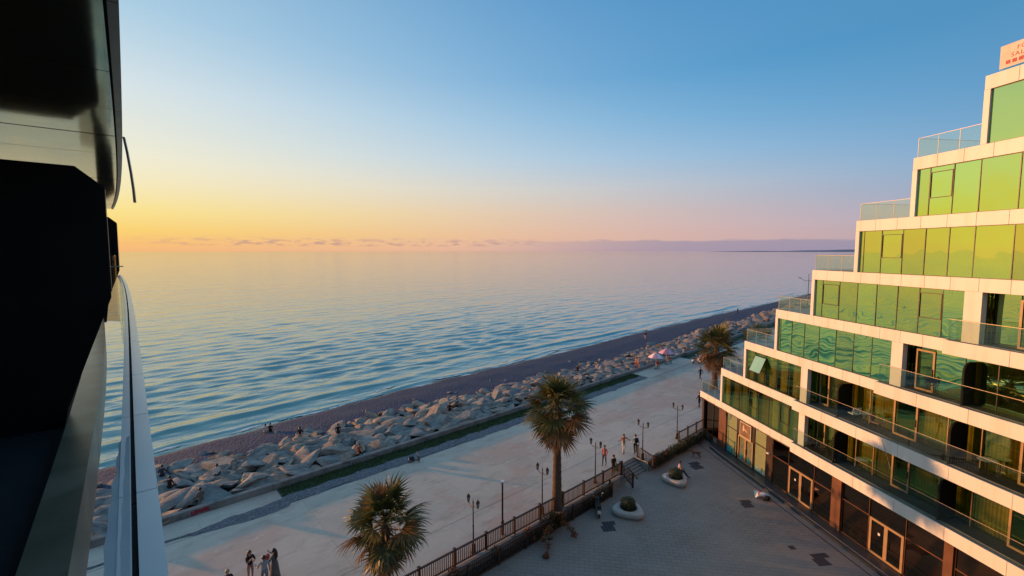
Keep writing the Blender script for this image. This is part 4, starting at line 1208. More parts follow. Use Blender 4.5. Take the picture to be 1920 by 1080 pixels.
fence([CW(33.0, w_fence(33) + .95, .0), CW(33.0, w_fence(33) - .55, -.4), CW(35.2, w_fence(35.2) - .55, PLAZA_Z + .25)], 'short dark railing at the hedge end of the steps')
rf = fence([CW(38.5, w_fence(38.5) + .12, .0), CW(43.6, w_fence(43.6) + .12, .0)], 'dark railing with netting between the hedge and the hotel corner', balusters=False, post_every=1.7)
mb = MB(); a, b = CW(38.5, w_fence(38.5) + .12), CW(43.6, w_fence(43.6) + .12); L = (b - a).length
for i in range(60): mb.tube([a + (b - a) * (i / 60) - a, a + (b - a) * (i / 60) - a + Vector((0, 0, .9))], .006, 4)
mb.build('netting', 'lead', rf)
# soil in the planted strip between the railings, and the strip of hedge
mb = MB(); mb.prism([(p.x, p.y) for p in [CW(4.5, w_fence(4.5) - .56), CW(27.4, w_fence(27.4) - .5), CW(27.4, w_fence(27.4) - .17), CW(4.5, w_fence(4.5) - .17)]], -1, PLAZA_Z + .28)
struct(mb.build('planting_strip', 'soil'), 'strip of dark soil between the two railings', 'soil bed')
M['leaf'] = leaf_mat('shrub_leaf', (.045, .062, .02), (.075, .078, .022), .2)
M['leaf_dark'] = leaf_mat('clipped_shrub_leaf', (.030, .040, .014), (.05, .055, .018), .15)
M['leaf_yel'] = leaf_mat('yellowed_shrub_leaf', (.12, .095, .025), (.07, .065, .02), .2)
M['leaf_rust'] = leaf_mat('rust_shrub_leaf', (.26, .09, .03), (.15, .06, .025), .25)
def foliage(mb, c, rad, n, size, shell=.55, r=random):
    for _ in range(n):
        d = Vector((r.gauss(0, 1), r.gauss(0, 1), r.gauss(0, 1))).normalized(); q = r.uniform(shell, 1.0) ** .6
        q *= 1 + .12 * math.sin(5 * d.x + 3 * d.z) * math.cos(4 * d.y)
        p = Vector((c[0] + d.x * rad[0] * q, c[1] + d.y * rad[1] * q, c[2] + d.z * rad[2] * q))
        nn = (d + Vector((r.gauss(0, .5), r.gauss(0, .5), r.gauss(0, .5)))).normalized()
        a = nn.cross(Vector((0, 0, 1)));  a = a.normalized() if a.length > .01 else Vector((1, 0, 0)); b = nn.cross(a)
        an = r.uniform(0, 6.28); a, b = a * math.cos(an) + b * math.sin(an), b * math.cos(an) - a * math.sin(an)
        s_ = size * r.uniform(.6, 1.3)
        mb.add([p - a * s_, p + b * s_ * .45, p + a * s_, p - b * s_ * .45], [(0, 1, 2, 3)])
hd = empty('hedge', CW(33.3, w_fence(33.3) - .3, PLAZA_Z)); tag(hd, 'low uneven hedge with yellow tips between the steps and the hotel', 'hedge'); o0 = hd.location.copy()
for nm, mt, n_, zz in (('foliage', 'leaf_dark', 46, 0.0), ('flowering_tips', 'leaf_yel', 16, .32)):
    mb = MB()
    for i in range(n_):
        s = 33.6 + (42.6 - 33.6) * (i + random.random()) / n_
        if nm == 'flowering_tips' and s > 39: continue
        foliage(mb, CW(s, w_fence(s) - .34 + random.gauss(0, .08), PLAZA_Z + .62 + zz + .10 * math.sin(s * 2.1)) - o0, (.42, .36, .50 - zz * .6), 90 if zz == 0 else 55, .075)
    q_ = mb.build(nm, mt, hd, fix=False); q_['kind'] = 'stuff'
mb = MB()
for i in range(12):
    s = 33.8 + i * .75; mb.tube([CW(s, w_fence(s) - .34, PLAZA_Z) - o0, CW(s + .1, w_fence(s) - .3, PLAZA_Z + .6) - o0], [.03, .012], 5)
mb.build('stems', 'bark', hd)
# low plants in the strip
for i, s in enumerate((7.4, 11.8, 13.2, 16.2, 18.9, 20.3, 24.4, 26.2)):
    sh = empty('strip_shrub', CW(s, w_fence(s) - .36, PLAZA_Z + .28)); tag(sh, ['first', 'second', 'third', 'fourth', 'fifth', 'sixth', 'seventh', 'eighth'][i] + ' small plant along the strip between the railings, counted from the near palm', 'shrub', 'small plants in the strip between the railings')
    mb = MB(); foliage(mb, (0, 0, .38 + .1 * (i % 3)), (.36, .22, .36 + .06 * (i % 2)), 260, .06); mb.build('foliage', random.choice(['leaf', 'leaf_dark', 'leaf_rust']), sh, fix=False)
    mb = MB()
    for j in range(5): mb.tube([(0, 0, 0), (random.gauss(0, .1), random.gauss(0, .06), .4)], [.012, .005], 4)
    mb.build('stems', 'bark', sh)
# the sprawling rust coloured shrub leaning over the lower railing
sp = empty('sprawling_shrub', (2.9, 29.7, PLAZA_Z + .25)); tag(sp, 'sprawling rust leaved shrub leaning over the railing at the palm foot', 'shrub'); o0 = sp.location.copy()
ends = [(1.35, 27.75, -.45), (2.05, 26.35, -.60), (1.95, 27.35, -.2), (3.95, 28.1, -.4), (3.3, 28.9, .4), (2.6, 28.9, .5)]
mbs, mbr, mbl = MB(), MB(), MB()
for i, e in enumerate(ends):
    a = Vector((0, 0, 0)); b = Vector(e) - o0; mid = a * .45 + b * .55 + Vector((0, 0, .55 if i < 4 else .2))
    pth = [a.lerp(mid, t).lerp(mid.lerp(b, t), t) for t in (0, .2, .4, .6, .8, 1)]
    mbs.tube(pth, [.03, .026, .022, .018, .014, .01], 5)
    for j, q in enumerate(pth[1:]):
        foliage(mbr if (i + j) % 3 else mbl, q, (.26, .26, .20), 60 if i < 4 else 110, .075, .2)
    foliage(mbr, b, (.18, .18, .22), 80, .07, .2)
mbs.build('stems', 'bark', sp); mbr.build('foliage', 'leaf_rust', sp, fix=False); mbl.build('foliage', 'leaf_yel', sp, fix=False)

# ------------------------------------------------------------------ lamps
def ground_from_top(u, v, z):
    P = math.atan(69 / 870.); c, s_ = math.cos(P), math.sin(P); x = (u - 960) / 870; y = -(v - 540) / 870
    r = (x, c + s_ * y, -s_ + c * y); t = (z - CAM_Z) / r[2]; return r[0] * t, r[1] * t
def make_lamp():
    root = empty('lamp_post', (0, 0, 0))
    mb = MB(); mb.lathe([(.16, 0), (.16, .12), (.12, .16), (.10, .5), (.075, .56), (.05, .62)], 10); mb.build('base', 'lead', root, smooth=False)
    mb = MB(); mb.lathe([(.045, .62), (.04, 1.6), (.055, 1.62), (.055, 1.66), (.036, 1.7), (.030, 3.0), (.045, 3.02), (.045, 3.06), (.02, 3.14), (.0, 3.3)], 8); mb.build('pole', 'lead', root)
    for sg in (-1, 1):
        arm = MB(); arm.tube([(0, 0, 2.86), (0, sg * .18, 2.80), (0, sg * .36, 2.82), (0, sg * .46, 2.92)], [.02, .018, .018, .016], 6); arm.tube([(0, 0, 2.66), (0, sg * .2, 2.74), (0, sg * .3, 2.80)], .01, 5)
        arm.build('arm', 'lead', root)
        ln = empty('lantern', (0, sg * .46, 2.92), 0, root)
        mb = MB(); mb.lathe([(.06, .0), (.10, .30)], 6); mb.build('glass', 'lampglass', ln)
        mb = MB(); mb.lathe([(.05, -.04), (.065, -.005)], 6); mb.lathe([(.13, .302), (.11, .34), (.05, .42), (.02, .44), (.015, .5)], 6)
        for j in range(6):
            a = j * math.pi / 3; mb.tube([(.063 * math.cos(a), .063 * math.sin(a), 0), (.104 * math.cos(a), .104 * math.sin(a), .30)], .008, 4)
        mb.build('cage', 'lead', ln)
    return root
lamp0 = make_lamp()
for i, (u, v, lab) in enumerate([(887, 934, 'twin lantern lamp post nearest the camera, left of the plain pole'), (1017, 874, 'twin lantern lamp post between the plain pole and the tall palm'),
        (1117, 826, 'twin lantern lamp post just beyond the tall palm, by the railing end'), (1206, 790, 'twin lantern lamp post at the hedge end of the steps'), (1271, 758, 'twin lantern lamp post closest to the hotel corner')]):
    o = lamp0 if i == 0 else copy_tree(lamp0)
    x, y = ground_from_top(u, v, 3.3); o.location = (x, y, 0.0); o.rotation_euler = (0, 0, COAST_RZ)
    tag(o, lab, 'lamp post', 'twin lantern lamp posts along the railing')
x, y = ground_from_top(942, 900, 3.5)
pc = empty('camera_pole', (x, y, 0)); tag(pc, 'plain dark pole with a pale camera box on top, by the railing', 'pole')
mb = MB(); mb.lathe([(.09, 0), (.09, .9), (.06, .95), (.055, 3.2), (.0, 3.22)], 8); mb.build('pole', 'lead', pc)
mb = MB(); mb.box(-.09, .09, -.14, .14, 3.24, 3.44); mb.box(-.02, .02, -.02, .02, 3.2, 3.24); mb.build('camera_box', 'white_pl', pc); mb = MB(); mb.lathe([(.04, .0), (.04, .08)], 8); q = mb.build('lens', 'lead', pc, loc=(0, -.14, 3.34)); q.rotation_euler = (R(90), 0, 0)
# far street lamp beyond the hotel
x, y = 82.0, 128.0
sl_ = empty('street_lamp', (x, y, 0)); tag(sl_, 'tall double armed street lamp far along the coast behind the hotel', 'street lamp')
mb = MB(); mb.lathe([(.14, 0), (.10, 5), (.06, 11.2), (0, 11.4)], 8); mb.build('pole', 'lead', sl_)
for sg in (-1, 1):
    mb = MB(); mb.tube([(0, 0, 9.3), (sg * 1.0, 0, 9.35), (sg * 2.2, 0, 10.0)], [.06, .05, .05], 6); mb.build('arm', 'lead', sl_)
    mb = MB(); mb.ball((sg * 2.5, 0, 10.15), .42, 8, 6, (1, .4, .25)); mb.build('lamp_head', 'lead', sl_)

# ------------------------------------------------------------------ planters with clipped balls
def planter(loc, rz, sc, lab, lab2):
    root = empty('planter_bench', loc, rz); tag(root, lab, 'planter', 'rounded concrete planters')
    n = 48; prof = [(.80, 0.0), (.93, .05), (1.0, .22), (1.0, .34), (.96, .42), (.86, .45), (.60, .45), (.56, .42), (.55, .34)]
    mb = MB(); vs_ = []
    for q, z in prof:
        for j in range(n):
            a = 2 * math.pi * j / n; rr = 1.0 + .13 * math.cos(3 * a) + .02 * math.cos(6 * a)
            inner = q < .7
            rr = (1.0 if inner else rr) * q * sc; vs_.append((rr * math.cos(a), rr * math.sin(a) , z))
    m = len(prof)
    mb.add(vs_, [(i * n + j, i * n + (j + 1) % n, (i + 1) * n + (j + 1) % n, (i + 1) * n + j) for i in range(m - 1) for j in range(n)])
    mb.build('body', 'planter', root, smooth=True)
    mb = MB(); mb.lathe([(.56 * sc, .30), (.56 * sc, .33)], 24); mb.build('soil', 'soil', root)
    sh = empty('clipped_shrub', (loc[0], loc[1], loc[2] + .33)); tag(sh, lab2, 'shrub', 'clipped shrubs in the planters')
    mb = MB(); foliage(mb, (0, 0, .36), (.56, .56, .48), 1500, .05, .7); mb.build('foliage', 'leaf_dark', sh, fix=False)
    mb = MB(); mb.ball((0, 0, .36), .42, 12, 8, (1, 1, .9)); mb.build('inner_branches', 'leaf_dark', sh)
    mb = MB(); mb.tube([(0, 0, -.02), (0, 0, .3)], .04, 6); mb.build('stem', 'bark', sh)
def pz(u, v, z=PLAZA_Z): x, y = ground_from_top(u, v, z); return (x, y, z)
planter(pz(1178, 962), R(70), 1.02, 'rounded concrete planter bench in the middle of the plaza', 'clipped round shrub in the planter in the middle of the plaza')
planter(pz(1267, 904), R(40), .92, 'rounded concrete planter bench with a man sitting on it', 'clipped round shrub behind the seated man')

# dark paver patches -----------------------------------------------------
def patch(cx, cy, cells, cell, rz, lab):
    root = empty('paver_patch', (cx, cy, PLAZA_Z + .004), rz); tag(root, lab, 'paver patch', 'charcoal paver patches')
    me = MB().box(.006, cell - .006, .006, cell - .006, -.02, .004).mesh('dark_paver', 'paver_dark')
    for i, j in cells: place('dark_paver', me, root, (i * cell, j * cell, 0))
diam = [(i, j) for i in range(4) for j in range(3)] + [(i, j) for i in range(1, 5) for j in range(3, 5)]
x, y, _ = pz(1143, 989); patch(x - .5, y - .5, diam, .22, R(8), 'charcoal stepped patch of pavers in front of the near planter')
x, y, _ = pz(1402, 944); patch(x - .5, y - .6, diam, .20, R(8), 'charcoal stepped patch of pavers beside the white bundle')
x, y, _ = pz(1540, 1049); patch(x - .5, y - .6, diam + [(5, 4), (5, 3)], .21, R(8), 'charcoal stepped patch of pavers at the bottom right')
x, y, _ = pz(1312, 875); patch(x - .6, y - .6, diam, .25, R(20), 'charcoal stepped patch of pavers behind the seated man')
x, y, _ = pz(1486, 1027); patch(x - .2, y - .2, [(0, 0), (1, 0), (1, 1), (0, 1)], .19, R(8), 'small square of charcoal pavers')
# drain slot along the hotel
mb = MB(); mb.prism([(p.x, p.y) for p in [HP(1.5, 1.25), HP(A_MAX, 1.30), HP(A_MAX, 1.38), HP(1.5, 1.33)]], PLAZA_Z - .02, PLAZA_Z + .004)
struct(mb.build('drain_slot', 'lead'), 'thin dark drain slot in the paving along the hotel', 'drain')

# headland on the horizon -------------------------------------------------
M['hill'] = pmat('haze_blue_hill', (.15, .18, .26), (.13, .16, .235), .0004, .95, coord='World')  # the blue of distant air haze is put into the hill's colour
mb = MB(); vs_ = []; nn = 90
for i in range(nn + 1):
    t = i / nn; a = R(23 + 26 * t); d = 17000; h = 42 * (1 - math.exp(-t * 4)) * (1 + .25 * math.sin(t * 17) + .12 * math.sin(t * 41)) * (1 + t)
    for dd, z in ((0, -5), (600, h * .7), (1500, h), (3500, h * .9)):
        vs_.append(((d + dd) * math.sin(a), (d + dd) * math.cos(a), z))
mb.add(vs_, [(i * 4 + j, (i + 1) * 4 + j, (i + 1) * 4 + j + 1, i * 4 + j + 1) for i in range(nn) for j in range(3)])
struct(mb.build('headland', 'hill', smooth=True), 'low headland on the far horizon, coloured blue for haze', 'headland')

# ------------------------------------------------------------------ people
def cloth(name, c, rough=.85): 
    key = 'cl_' + name
    if key not in M: M[key] = pmat(name, c, tuple(x * .8 for x in c), 8, rough)
    return M[key]
SKIN = cloth('skin', (.40, .24, .165), .6); SKIN2 = cloth('skin_tan', (.30, .17, .11), .6)
BLACK = cloth('black_fabric', (.012, .012, .014)); NAVY = cloth('navy_denim', (.03, .04, .065)); WHITE = cloth('white_fabric', (.62, .60, .58)); PINKW = cloth('pale_pink_fabric', (.62, .44, .44))
ROSE = cloth('rose_fabric', (.36, .20, .19)); GREY = cloth('grey_fabric', (.20, .20, .22)); GREYL = cloth('light_grey_fabric', (.32, .32, .34)); ORANGE = cloth('orange_fabric', (.50, .20, .07)); RED = cloth('red_fabric', (.42, .06, .05)); TAUPE = cloth('taupe_fabric', (.15, .13, .12))
RUST = cloth('rust_plaid_fabric', (.42, .12, .05)); HAIR = cloth('dark_hair', (.012, .010, .009), .5); HAIRB = cloth('brown_hair', (.06, .035, .02), .5); BLOND = cloth('blond_hair', (.36, .25, .13), .5); SHOE = cloth('dark_shoes', (.02, .02, .02)); SHOEW = cloth('white_shoes', (.5, .5, .48))

BASE = {'pelvis': (0, 0, .95), 'waist': (0, .01, 1.10), 'chest': (0, .0, 1.30), 'neck': (0, .01, 1.47), 'head': (0, .03, 1.60), 'crown': (0, .02, 1.68),
        'shL': (-.18, 0, 1.41), 'elL': (-.24, -.02, 1.13), 'wrL': (-.25, .06, .88), 'haL': (-.25, .09, .80), 'shR': (.18, 0, 1.41), 'elR': (.24, -.02, 1.13), 'wrR': (.25, .06, .88), 'haR': (.25, .09, .80),
        'hiL': (-.10, 0, .90), 'knL': (-.11, .02, .50), 'anL': (-.11, -.02, .09), 'toL': (-.12, .15, .035), 'hiR': (.10, 0, .90), 'knR': (.11, .02, .50), 'anR': (.11, -.02, .09), 'toR': (.12, .15, .035)}
BONES = [('pelvis', 'waist'), ('waist', 'chest'), ('chest', 'neck'), ('neck', 'head'), ('head', 'crown')] + [b for s_ in 'LR' for b in [('chest', 'sh' + s_), ('sh' + s_, 'el' + s_), ('el' + s_, 'wr' + s_), ('wr' + s_, 'ha' + s_), ('pelvis', 'hi' + s_), ('hi' + s_, 'kn' + s_), ('kn' + s_, 'an' + s_), ('an' + s_, 'to' + s_)]]
RAD = {'pelvis': (.145, .11), 'waist': (.125, .095), 'chest': (.15, .11), 'neck': (.055, .055), 'head': (.085, .10), 'crown': (.06, .07), 'sh': (.07, .065), 'el': (.046, .046), 'wr': (.033, .028), 'ha': (.038, .020), 'hi': (.095, .095), 'kn': (.062, .062), 'an': (.042, .045), 'to': (.04, .028)}
def WALK(f=.22, arm=.18): return {'knR': (.11, f * .55, .50), 'anR': (.11, f, .10), 'toR': (.12, f + .16, .05), 'knL': (-.11, -.02, .50), 'anL': (-.11, -f * 1.3, .14), 'toL': (-.11, -f * 1.3 + .15, .04), 'elL': (-.24, arm * .5, 1.13), 'wrL': (-.22, arm + .1, .92), 'haL': (-.21, arm + .16, .86), 'elR': (.24, -arm, 1.14), 'wrR': (.25, -arm, .90), 'haR': (.25, -arm + .02, .82)}
def SIT(h=.45, fold=.40, drop=None):
    dz = h + .10 - .95; d = {k: (v[0], v[1] + (-.02), v[2] + dz) for k, v in BASE.items() if k[:2] not in ('kn', 'an', 'to')}
    z_f = .09 if drop is None else drop
    for s_, x in (('L', -.12), ('R', .12)):
        d['kn' + s_] = (x * 1.2, fold, h + .10); d['an' + s_] = (x * 1.2, fold + .06, z_f); d['to' + s_] = (x * 1.25, fold + .22, max(z_f - .05, .03)); d['el' + s_] = (x * 2.0, .10, dz + 1.14); d['wr' + s_] = (x * 1.5, .28, h + .22); d['ha' + s_] = (x * 1.3, .36, h + .20)
    for k in ('chest', 'neck', 'head', 'crown', 'shL', 'shR'): x, y, z = d[k]; d[k] = (x, y + (z - (h + .1)) * .12, z)
    return d
ARMS_OUT = {'elL': (-.40, 0, 1.22), 'wrL': (-.58, .10, 1.10), 'haL': (-.64, .13, 1.06), 'elR': (.38, 0, 1.19), 'wrR': (.55, .10, 1.22), 'haR': (.61, .13, 1.22)}
PHOTO = {'elR': (.25, .18, 1.22), 'wrR': (.12, .36, 1.42), 'haR': (.09, .40, 1.49), 'elL': (-.24, .10, 1.14), 'wrL': (-.06, .30, 1.22), 'haL': (.0, .34, 1.25)}
def person(label, loc, rz, pose=None, top=BLACK, legs=NAVY, hair=HAIR, skin=SKIN, shoes=SHOE, h=1.7, long_hair=False, sleeves=True, skirt=None, group='people on the promenade', extra=None, shorts=False):
    J = dict(BASE); J.update(pose or {}); names = list(J); idx = {n: i for i, n in enumerate(names)}
    me = bpy.data.meshes.new('skel'); me.from_pydata([J[n] for n in names], [(idx[a], idx[b]) for a, b in BONES], []); tmp = bpy.data.objects.new('tmp', me); COL.objects.link(tmp)
    tmp.modifiers.new('s', 'SKIN').use_smooth_shade = True; sub = tmp.modifiers.new('u', 'SUBSURF'); sub.levels = 1; sub.render_levels = 1
    for n in names:
        sv = me.skin_vertices[0].data[idx[n]]; sv.radius = RAD.get(n, RAD.get(n[:2])); sv.use_root = (n == 'pelvis')
    dg = bpy.context.evaluated_depsgraph_get(); bm_ = bpy.data.meshes.new_from_object(tmp.evaluated_get(dg)); bpy.data.objects.remove(tmp)
    bm_.materials.clear()
    for m in (skin, top, legs, shoes): bm_.materials.append(m)
    A = np.array([J[a] for a, b in BONES]); B_ = np.array([J[b] for a, b in BONES])
    slot = []
    for a, b in BONES:
        if b in ('head', 'crown'): slot.append(0)
        elif b[:2] == 'ha': slot.append(0)
        elif b[:2] == 'wr': slot.append(1 if sleeves else 0)
        elif b[:2] == 'hi' or b[:2] == 'kn': slot.append(2)
        elif b[:2] == 'an': slot.append(0 if shorts else 2)
        elif b[:2] == 'to': slot.append(3)
        else: slot.append(1)
    ab = B_ - A; L2 = np.maximum((ab ** 2).sum(1), 1e-6)
    for p in bm_.polygons:
        c = np.array(p.center); t = np.clip(((c - A) * ab).sum(1) / L2, 0, 1); dd = ((A + ab * t[:, None] - c) ** 2).sum(1); i = int(dd.argmin()); p.material_index = slot[i]
        if slot[i] == 1 and c[2] < J['pelvis'][2] - .01 and BONES[i][1] == 'waist': p.material_index = 2
    # fingers, nose and ears join the body mesh
    bm2 = bmesh.new(); bm2.from_mesh(bm_)
    def cone(a, b, r0, r1, mi, n=5):
        a, b = Vector(a), Vector(b); t = (b - a).normalized(); u = t.cross(Vector((0, 0, 1)));  u = u.normalized() if u.length > .01 else Vector((1, 0, 0)); w_ = t.cross(u); ring = []
        for q, r_ in ((a, r0), (b, r1)): ring.append([bm2.verts.new(q + (u * math.cos(6.283 * j / n) + w_ * math.sin(6.283 * j / n)) * r_) for j in range(n)])
        for j in range(n): f = bm2.faces.new((ring[0][j], ring[0][(j + 1) % n], ring[1][(j + 1) % n], ring[1][j])); f.material_index = mi
        f = bm2.faces.new(ring[1]); f.material_index = mi
    for s_ in 'LR':
        wv, hv = Vector(J['wr' + s_]), Vector(J['ha' + s_]); d = (hv - wv).normalized(); sd = d.cross(Vector((1, 0, 0))); sd = sd.normalized() if sd.length > .01 else Vector((0, 1, 0)); nn = d.cross(sd)
        for q, L in ((-.026, .068), (-.009, .080), (.009, .085), (.026, .076)):
            a = hv + sd * q; m_ = a + d * L * .55; cone(a, m_, .009, .009, 0); cone(m_, m_ + d * L * .40 - nn * .018, .0085, .006, 0)
        cone(wv + d * .03 + sd * .03, wv + d * .07 + sd * .065, .011, .008, 0)
    hd_ = Vector(J['head']); cone(hd_ + Vector((0, .085, .0)), hd_ + Vector((0, .125, -.02)), .018, .010, 0)
    for sx in (-1, 1): cone(hd_ + Vector((sx * .075, 0, -.01)), hd_ + Vector((sx * .105, -.01, .0)), .022, .020, 0); cone(hd_ + Vector((sx * .034, .088, .022)), hd_ + Vector((sx * .034, .103, .022)), .012, .009, 3)
    cone(hd_ + Vector((-.022, .090, -.055)), hd_ + Vector((.022, .096, -.055)), .008, .008, 3)
    bm2.to_mesh(bm_); bm2.free()
    root = place('person', bm_, None, loc, rz, scale=(h / 1.7,) * 3); tag(root, label, 'person', group)
    # hair
    mb = MB(); c = hd_ + Vector((0, -.022, .035)); vs_ = []; N_, Mr = 12, 6
    for i in range(Mr + 1):
        th = R(108) * i / Mr
        for j in range(N_):
            a = 2 * math.pi * j / N_; fr = max(0, math.sin(a)); r_ = .117 * (1 - (.10 * fr if i > 3 else 0)); q = th * (1 - .42 * fr)
            vs_.append((c.x + r_ * .92 * math.sin(q) * math.cos(a), c.y + r_ * 1.05 * math.sin(q) * math.sin(a), c.z + r_ * math.cos(q)))
    mb.add(vs_, [(i * N_ + j, (i + 1) * N_ + j, (i + 1) * N_ + (j + 1) % N_, i * N_ + (j + 1) % N_) for i in range(Mr) for j in range(N_)])
    if long_hair: mb.tube([c + Vector((0, -.06, .0)), c + Vector((0, -.10, -.16)), c + Vector((0, -.12, -.34)), c + Vector((0, -.11, -.46))], [.095, .10, .085, .03], 8)
    mb.build('hair', hair, root, smooth=True)
    if skirt is not None:
        mat_, L, rr = skirt; pz_ = J['pelvis'][2]
        mb = MB(); mb.lathe([(.145, pz_ + .12), (.17, pz_), (.17 + (rr - .17) * .5, pz_ - L * .5), (rr, pz_ - L), (rr - .02, pz_ - L)], 14); mb.build('skirt', mat_, root, smooth=True)
    if extra: extra(root, J)
    return root
def backpack(mat_):
    def f(root, J):
        mb = MB(); c = Vector(J['chest']); mb.box(-.14, .14, c.y - .26, c.y - .10, c.z - .22, c.z + .16); mb.box(-.11, .11, c.y - .30, c.y - .262, c.z - .18, c.z + .02); o = mb.build('backpack', mat_, root)
    return f
def gz(u, v, z=0.0): x, y = ground_from_top(u, v, z); return (x, y, z)
toCam = math.pi
person('person in orange top and white trousers walking with both arms spread', gz(1169, 850), R(200), {**WALK(.12), **ARMS_OUT}, ORANGE, WHITE, HAIRB, shoes=SHOE)
person('person in white shirt and black trousers with a dark backpack', gz(1191, 851), R(15), WALK(.08), WHITE, BLACK, HAIR, extra=backpack(BLACK))
person('person in rose top and dark trousers beside the third lamp post', gz(1133, 873), R(150), WALK(.10), cloth('rose_red_fabric', (.42, .14, .14)), NAVY, HAIR)
p4 = gz(1150, 893); person('person in black leaning on the railing end by the steps', (p4[0], p4[1], 0), R(210), {'wrR': (.1, .3, 1.05), 'elR': (.26, .08, 1.14), 'haR': (.05, .34, 1.05)}, BLACK, BLACK, HAIR)
s6 = pz(1273, 893); person('man in pale pink shirt sitting on the edge of the planter', (s6[0], s6[1], PLAZA_Z), R(-105), {**SIT(.43, .42), 'toR': (.2, .85, .06), 'anR': (.18, .72, .10), 'knR': (.16, .40, .5)}, PINKW, NAVY, HAIR, sleeves=False)
person('person in dark clothes striding on the promenade near the palm by the hotel', gz(1313, 712), R(20), WALK(.28), BLACK, BLACK, HAIR)
person('person in dark clothes half hidden behind the hotel corner', gz(1311, 764), R(30), WALK(.12), BLACK, BLACK, HAIR)
# group of four at the bottom edge
person('woman in black blouse and rose trousers raising a phone, bottom left group', gz(470, 1089), R(-120), PHOTO, BLACK, ROSE, HAIR, long_hair=True, h=1.66, sleeves=False, group='people at the bottom left')
person('man in light grey shirt seen from behind in the bottom left group', gz(497, 1102), R(30), {'wrL': (-.36, .30, 1.12), 'elL': (-.30, .05, 1.13), 'haL': (-.40, .36, 1.16)}, GREYL, GREY, HAIR, h=1.72, sleeves=False, group='people at the bottom left')
person('woman in long taupe dress holding something red, bottom left group', gz(516, 1088), R(80), PHOTO, TAUPE, TAUPE, HAIR, long_hair=True, h=1.74, skirt=(TAUPE, .78, .27), group='people at the bottom left', extra=lambda r_, J: MB().box(-.10, .10, .34, .46, 1.10, 1.36).build('red_bag', RED, r_))
person('blond person in dark top whose head shows at the bottom edge', gz(429, 1128), R(40), None, cloth('maroon_fabric', (.08, .02, .025)), NAVY, BLOND, h=1.66, group='people at the bottom left')
# along the wall and the rocks
WZ = .50
def on_wall(u, v): return gz(u, v, WZ)
q = gz(676, 862); person('person in rust patterned shirt sitting on the sea wall, feet on the grass', (q[0] - .18, q[1] + .22, 0.02), R(215), SIT(.47, .36), RUST, BLACK, HAIR, group='people by the sea wall')
q = gz(1283, 668); person('person in white top sitting on the sea wall past the parasols', (q[0] - .1, q[1] + .1, .02), R(215), SIT(.47, .36), WHITE, NAVY, HAIR, group='people by the sea wall')
def ray_hit(u, v):
    P = math.atan(69 / 870.); c, s_ = math.cos(P), math.sin(P); x = (u - 960) / 870; y = -(v - 540) / 870
    d = Vector((x, c + s_ * y, -s_ + c * y)).normalized(); o_ = Vector((0, 0, CAM_Z)) + d * 24
    bpy.context.view_layer.update(); hit, p, *_ = scene.ray_cast(bpy.context.evaluated_depsgraph_get(), o_, d)
    return tuple(p) if hit else None
def on_rock(u, v, z, lab, rz, **kw):
    q = ray_hit(u, v) or gz(u, v, z); return person(lab, (q[0], q[1], q[2] - .04), rz, SIT(.06, .36, .05), group='people sitting on the boulders', **kw)
on_rock(407, 891, .35, 'person in white shirt sitting on the boulders', R(20), top=WHITE, legs=BLACK, sleeves=False)
on_rock(318, 915, .35, 'person in black sitting on the boulders beside the balcony rail', R(0), top=BLACK, legs=BLACK)
on_rock(304, 893, .1, 'person in dark clothes sitting farther down the boulders by the rail', R(30), top=NAVY, legs=BLACK)
on_rock(377, 938, .45, 'person crouching among the boulders next to the sea wall', R(60), top=TAUPE, legs=cloth('khaki_fabric', (.22, .18, .14)), skin=SKIN2)
on_rock(634, 812, -.2, 'person in black perched on the seaward boulders', R(30), top=BLACK, legs=BLACK)
on_rock(843, 770, .1, 'person in black sitting on boulders, first of a pair', R(10), top=BLACK, legs=BLACK)
on_rock(857, 762, .1, 'person in blue grey sitting on boulders, second of a pair', R(30), top=cloth('blue_grey_fabric', (.12, .15, .22)), legs=NAVY)
on_rock(1083, 696, .2, 'person in black sitting on the boulders beyond the tall palm', R(30), top=BLACK, legs=BLACK)
# on the beach
def on_beach(u, v, lab, pose, **kw):
    z = -1.0
    for _ in range(6):
        q = gz(u, v, z); P = Vector((q[0], q[1], 0)); z = beach_z(P.dot(EX), 0, P.dot(WX))
    return person(lab, (q[0], q[1], z), kw.pop('rz', R(30)), pose, group='people on the beach', **kw)
on_beach(507, 810, 'person in black sitting at the water edge', SIT(.06, .36, .04), top=BLACK, legs=BLACK)
on_beach(498, 812, 'person in pale top sitting at the water edge', SIT(.06, .36, .04), top=PINKW, legs=GREYL)
on_beach(563, 833, 'person in black top and pale trousers standing on the beach', None, top=BLACK, legs=cloth('beige_fabric', (.34, .25, .21)), long_hair=True)
on_beach(1210, 637, 'lone person in dark top standing on the beach beyond the parasols', WALK(.1), top=BLACK, legs=PINKW)
on_beach(1383, 588, 'tiny person standing far along the beach', None, top=BLACK, legs=BLACK)
q = ray_hit(1193, 690) or gz(1193, 690, .3); person('person in orange standing among boulders left of the parasols', q, R(120), None, ORANGE, RED, HAIRB, group='people by the parasols')
q = ray_hit(1198, 691) or gz(1198, 691, .3); person('person in pale pink standing among boulders left of the parasols', q, R(200), None, PINKW, SKIN, HAIRB, sleeves=False, group='people by the parasols')
q = gz(1232, 690, .05); person('person in red sitting under the nearer parasol', q, R(190), SIT(.40, .36), RED, TAUPE, HAIR, group='people by the parasols')
q = gz(1254, 681, .05); person('person in rust shirt sitting under the farther parasol', q, R(200), SIT(.40, .36), RUST, NAVY, HAIR, group='people by the parasols')
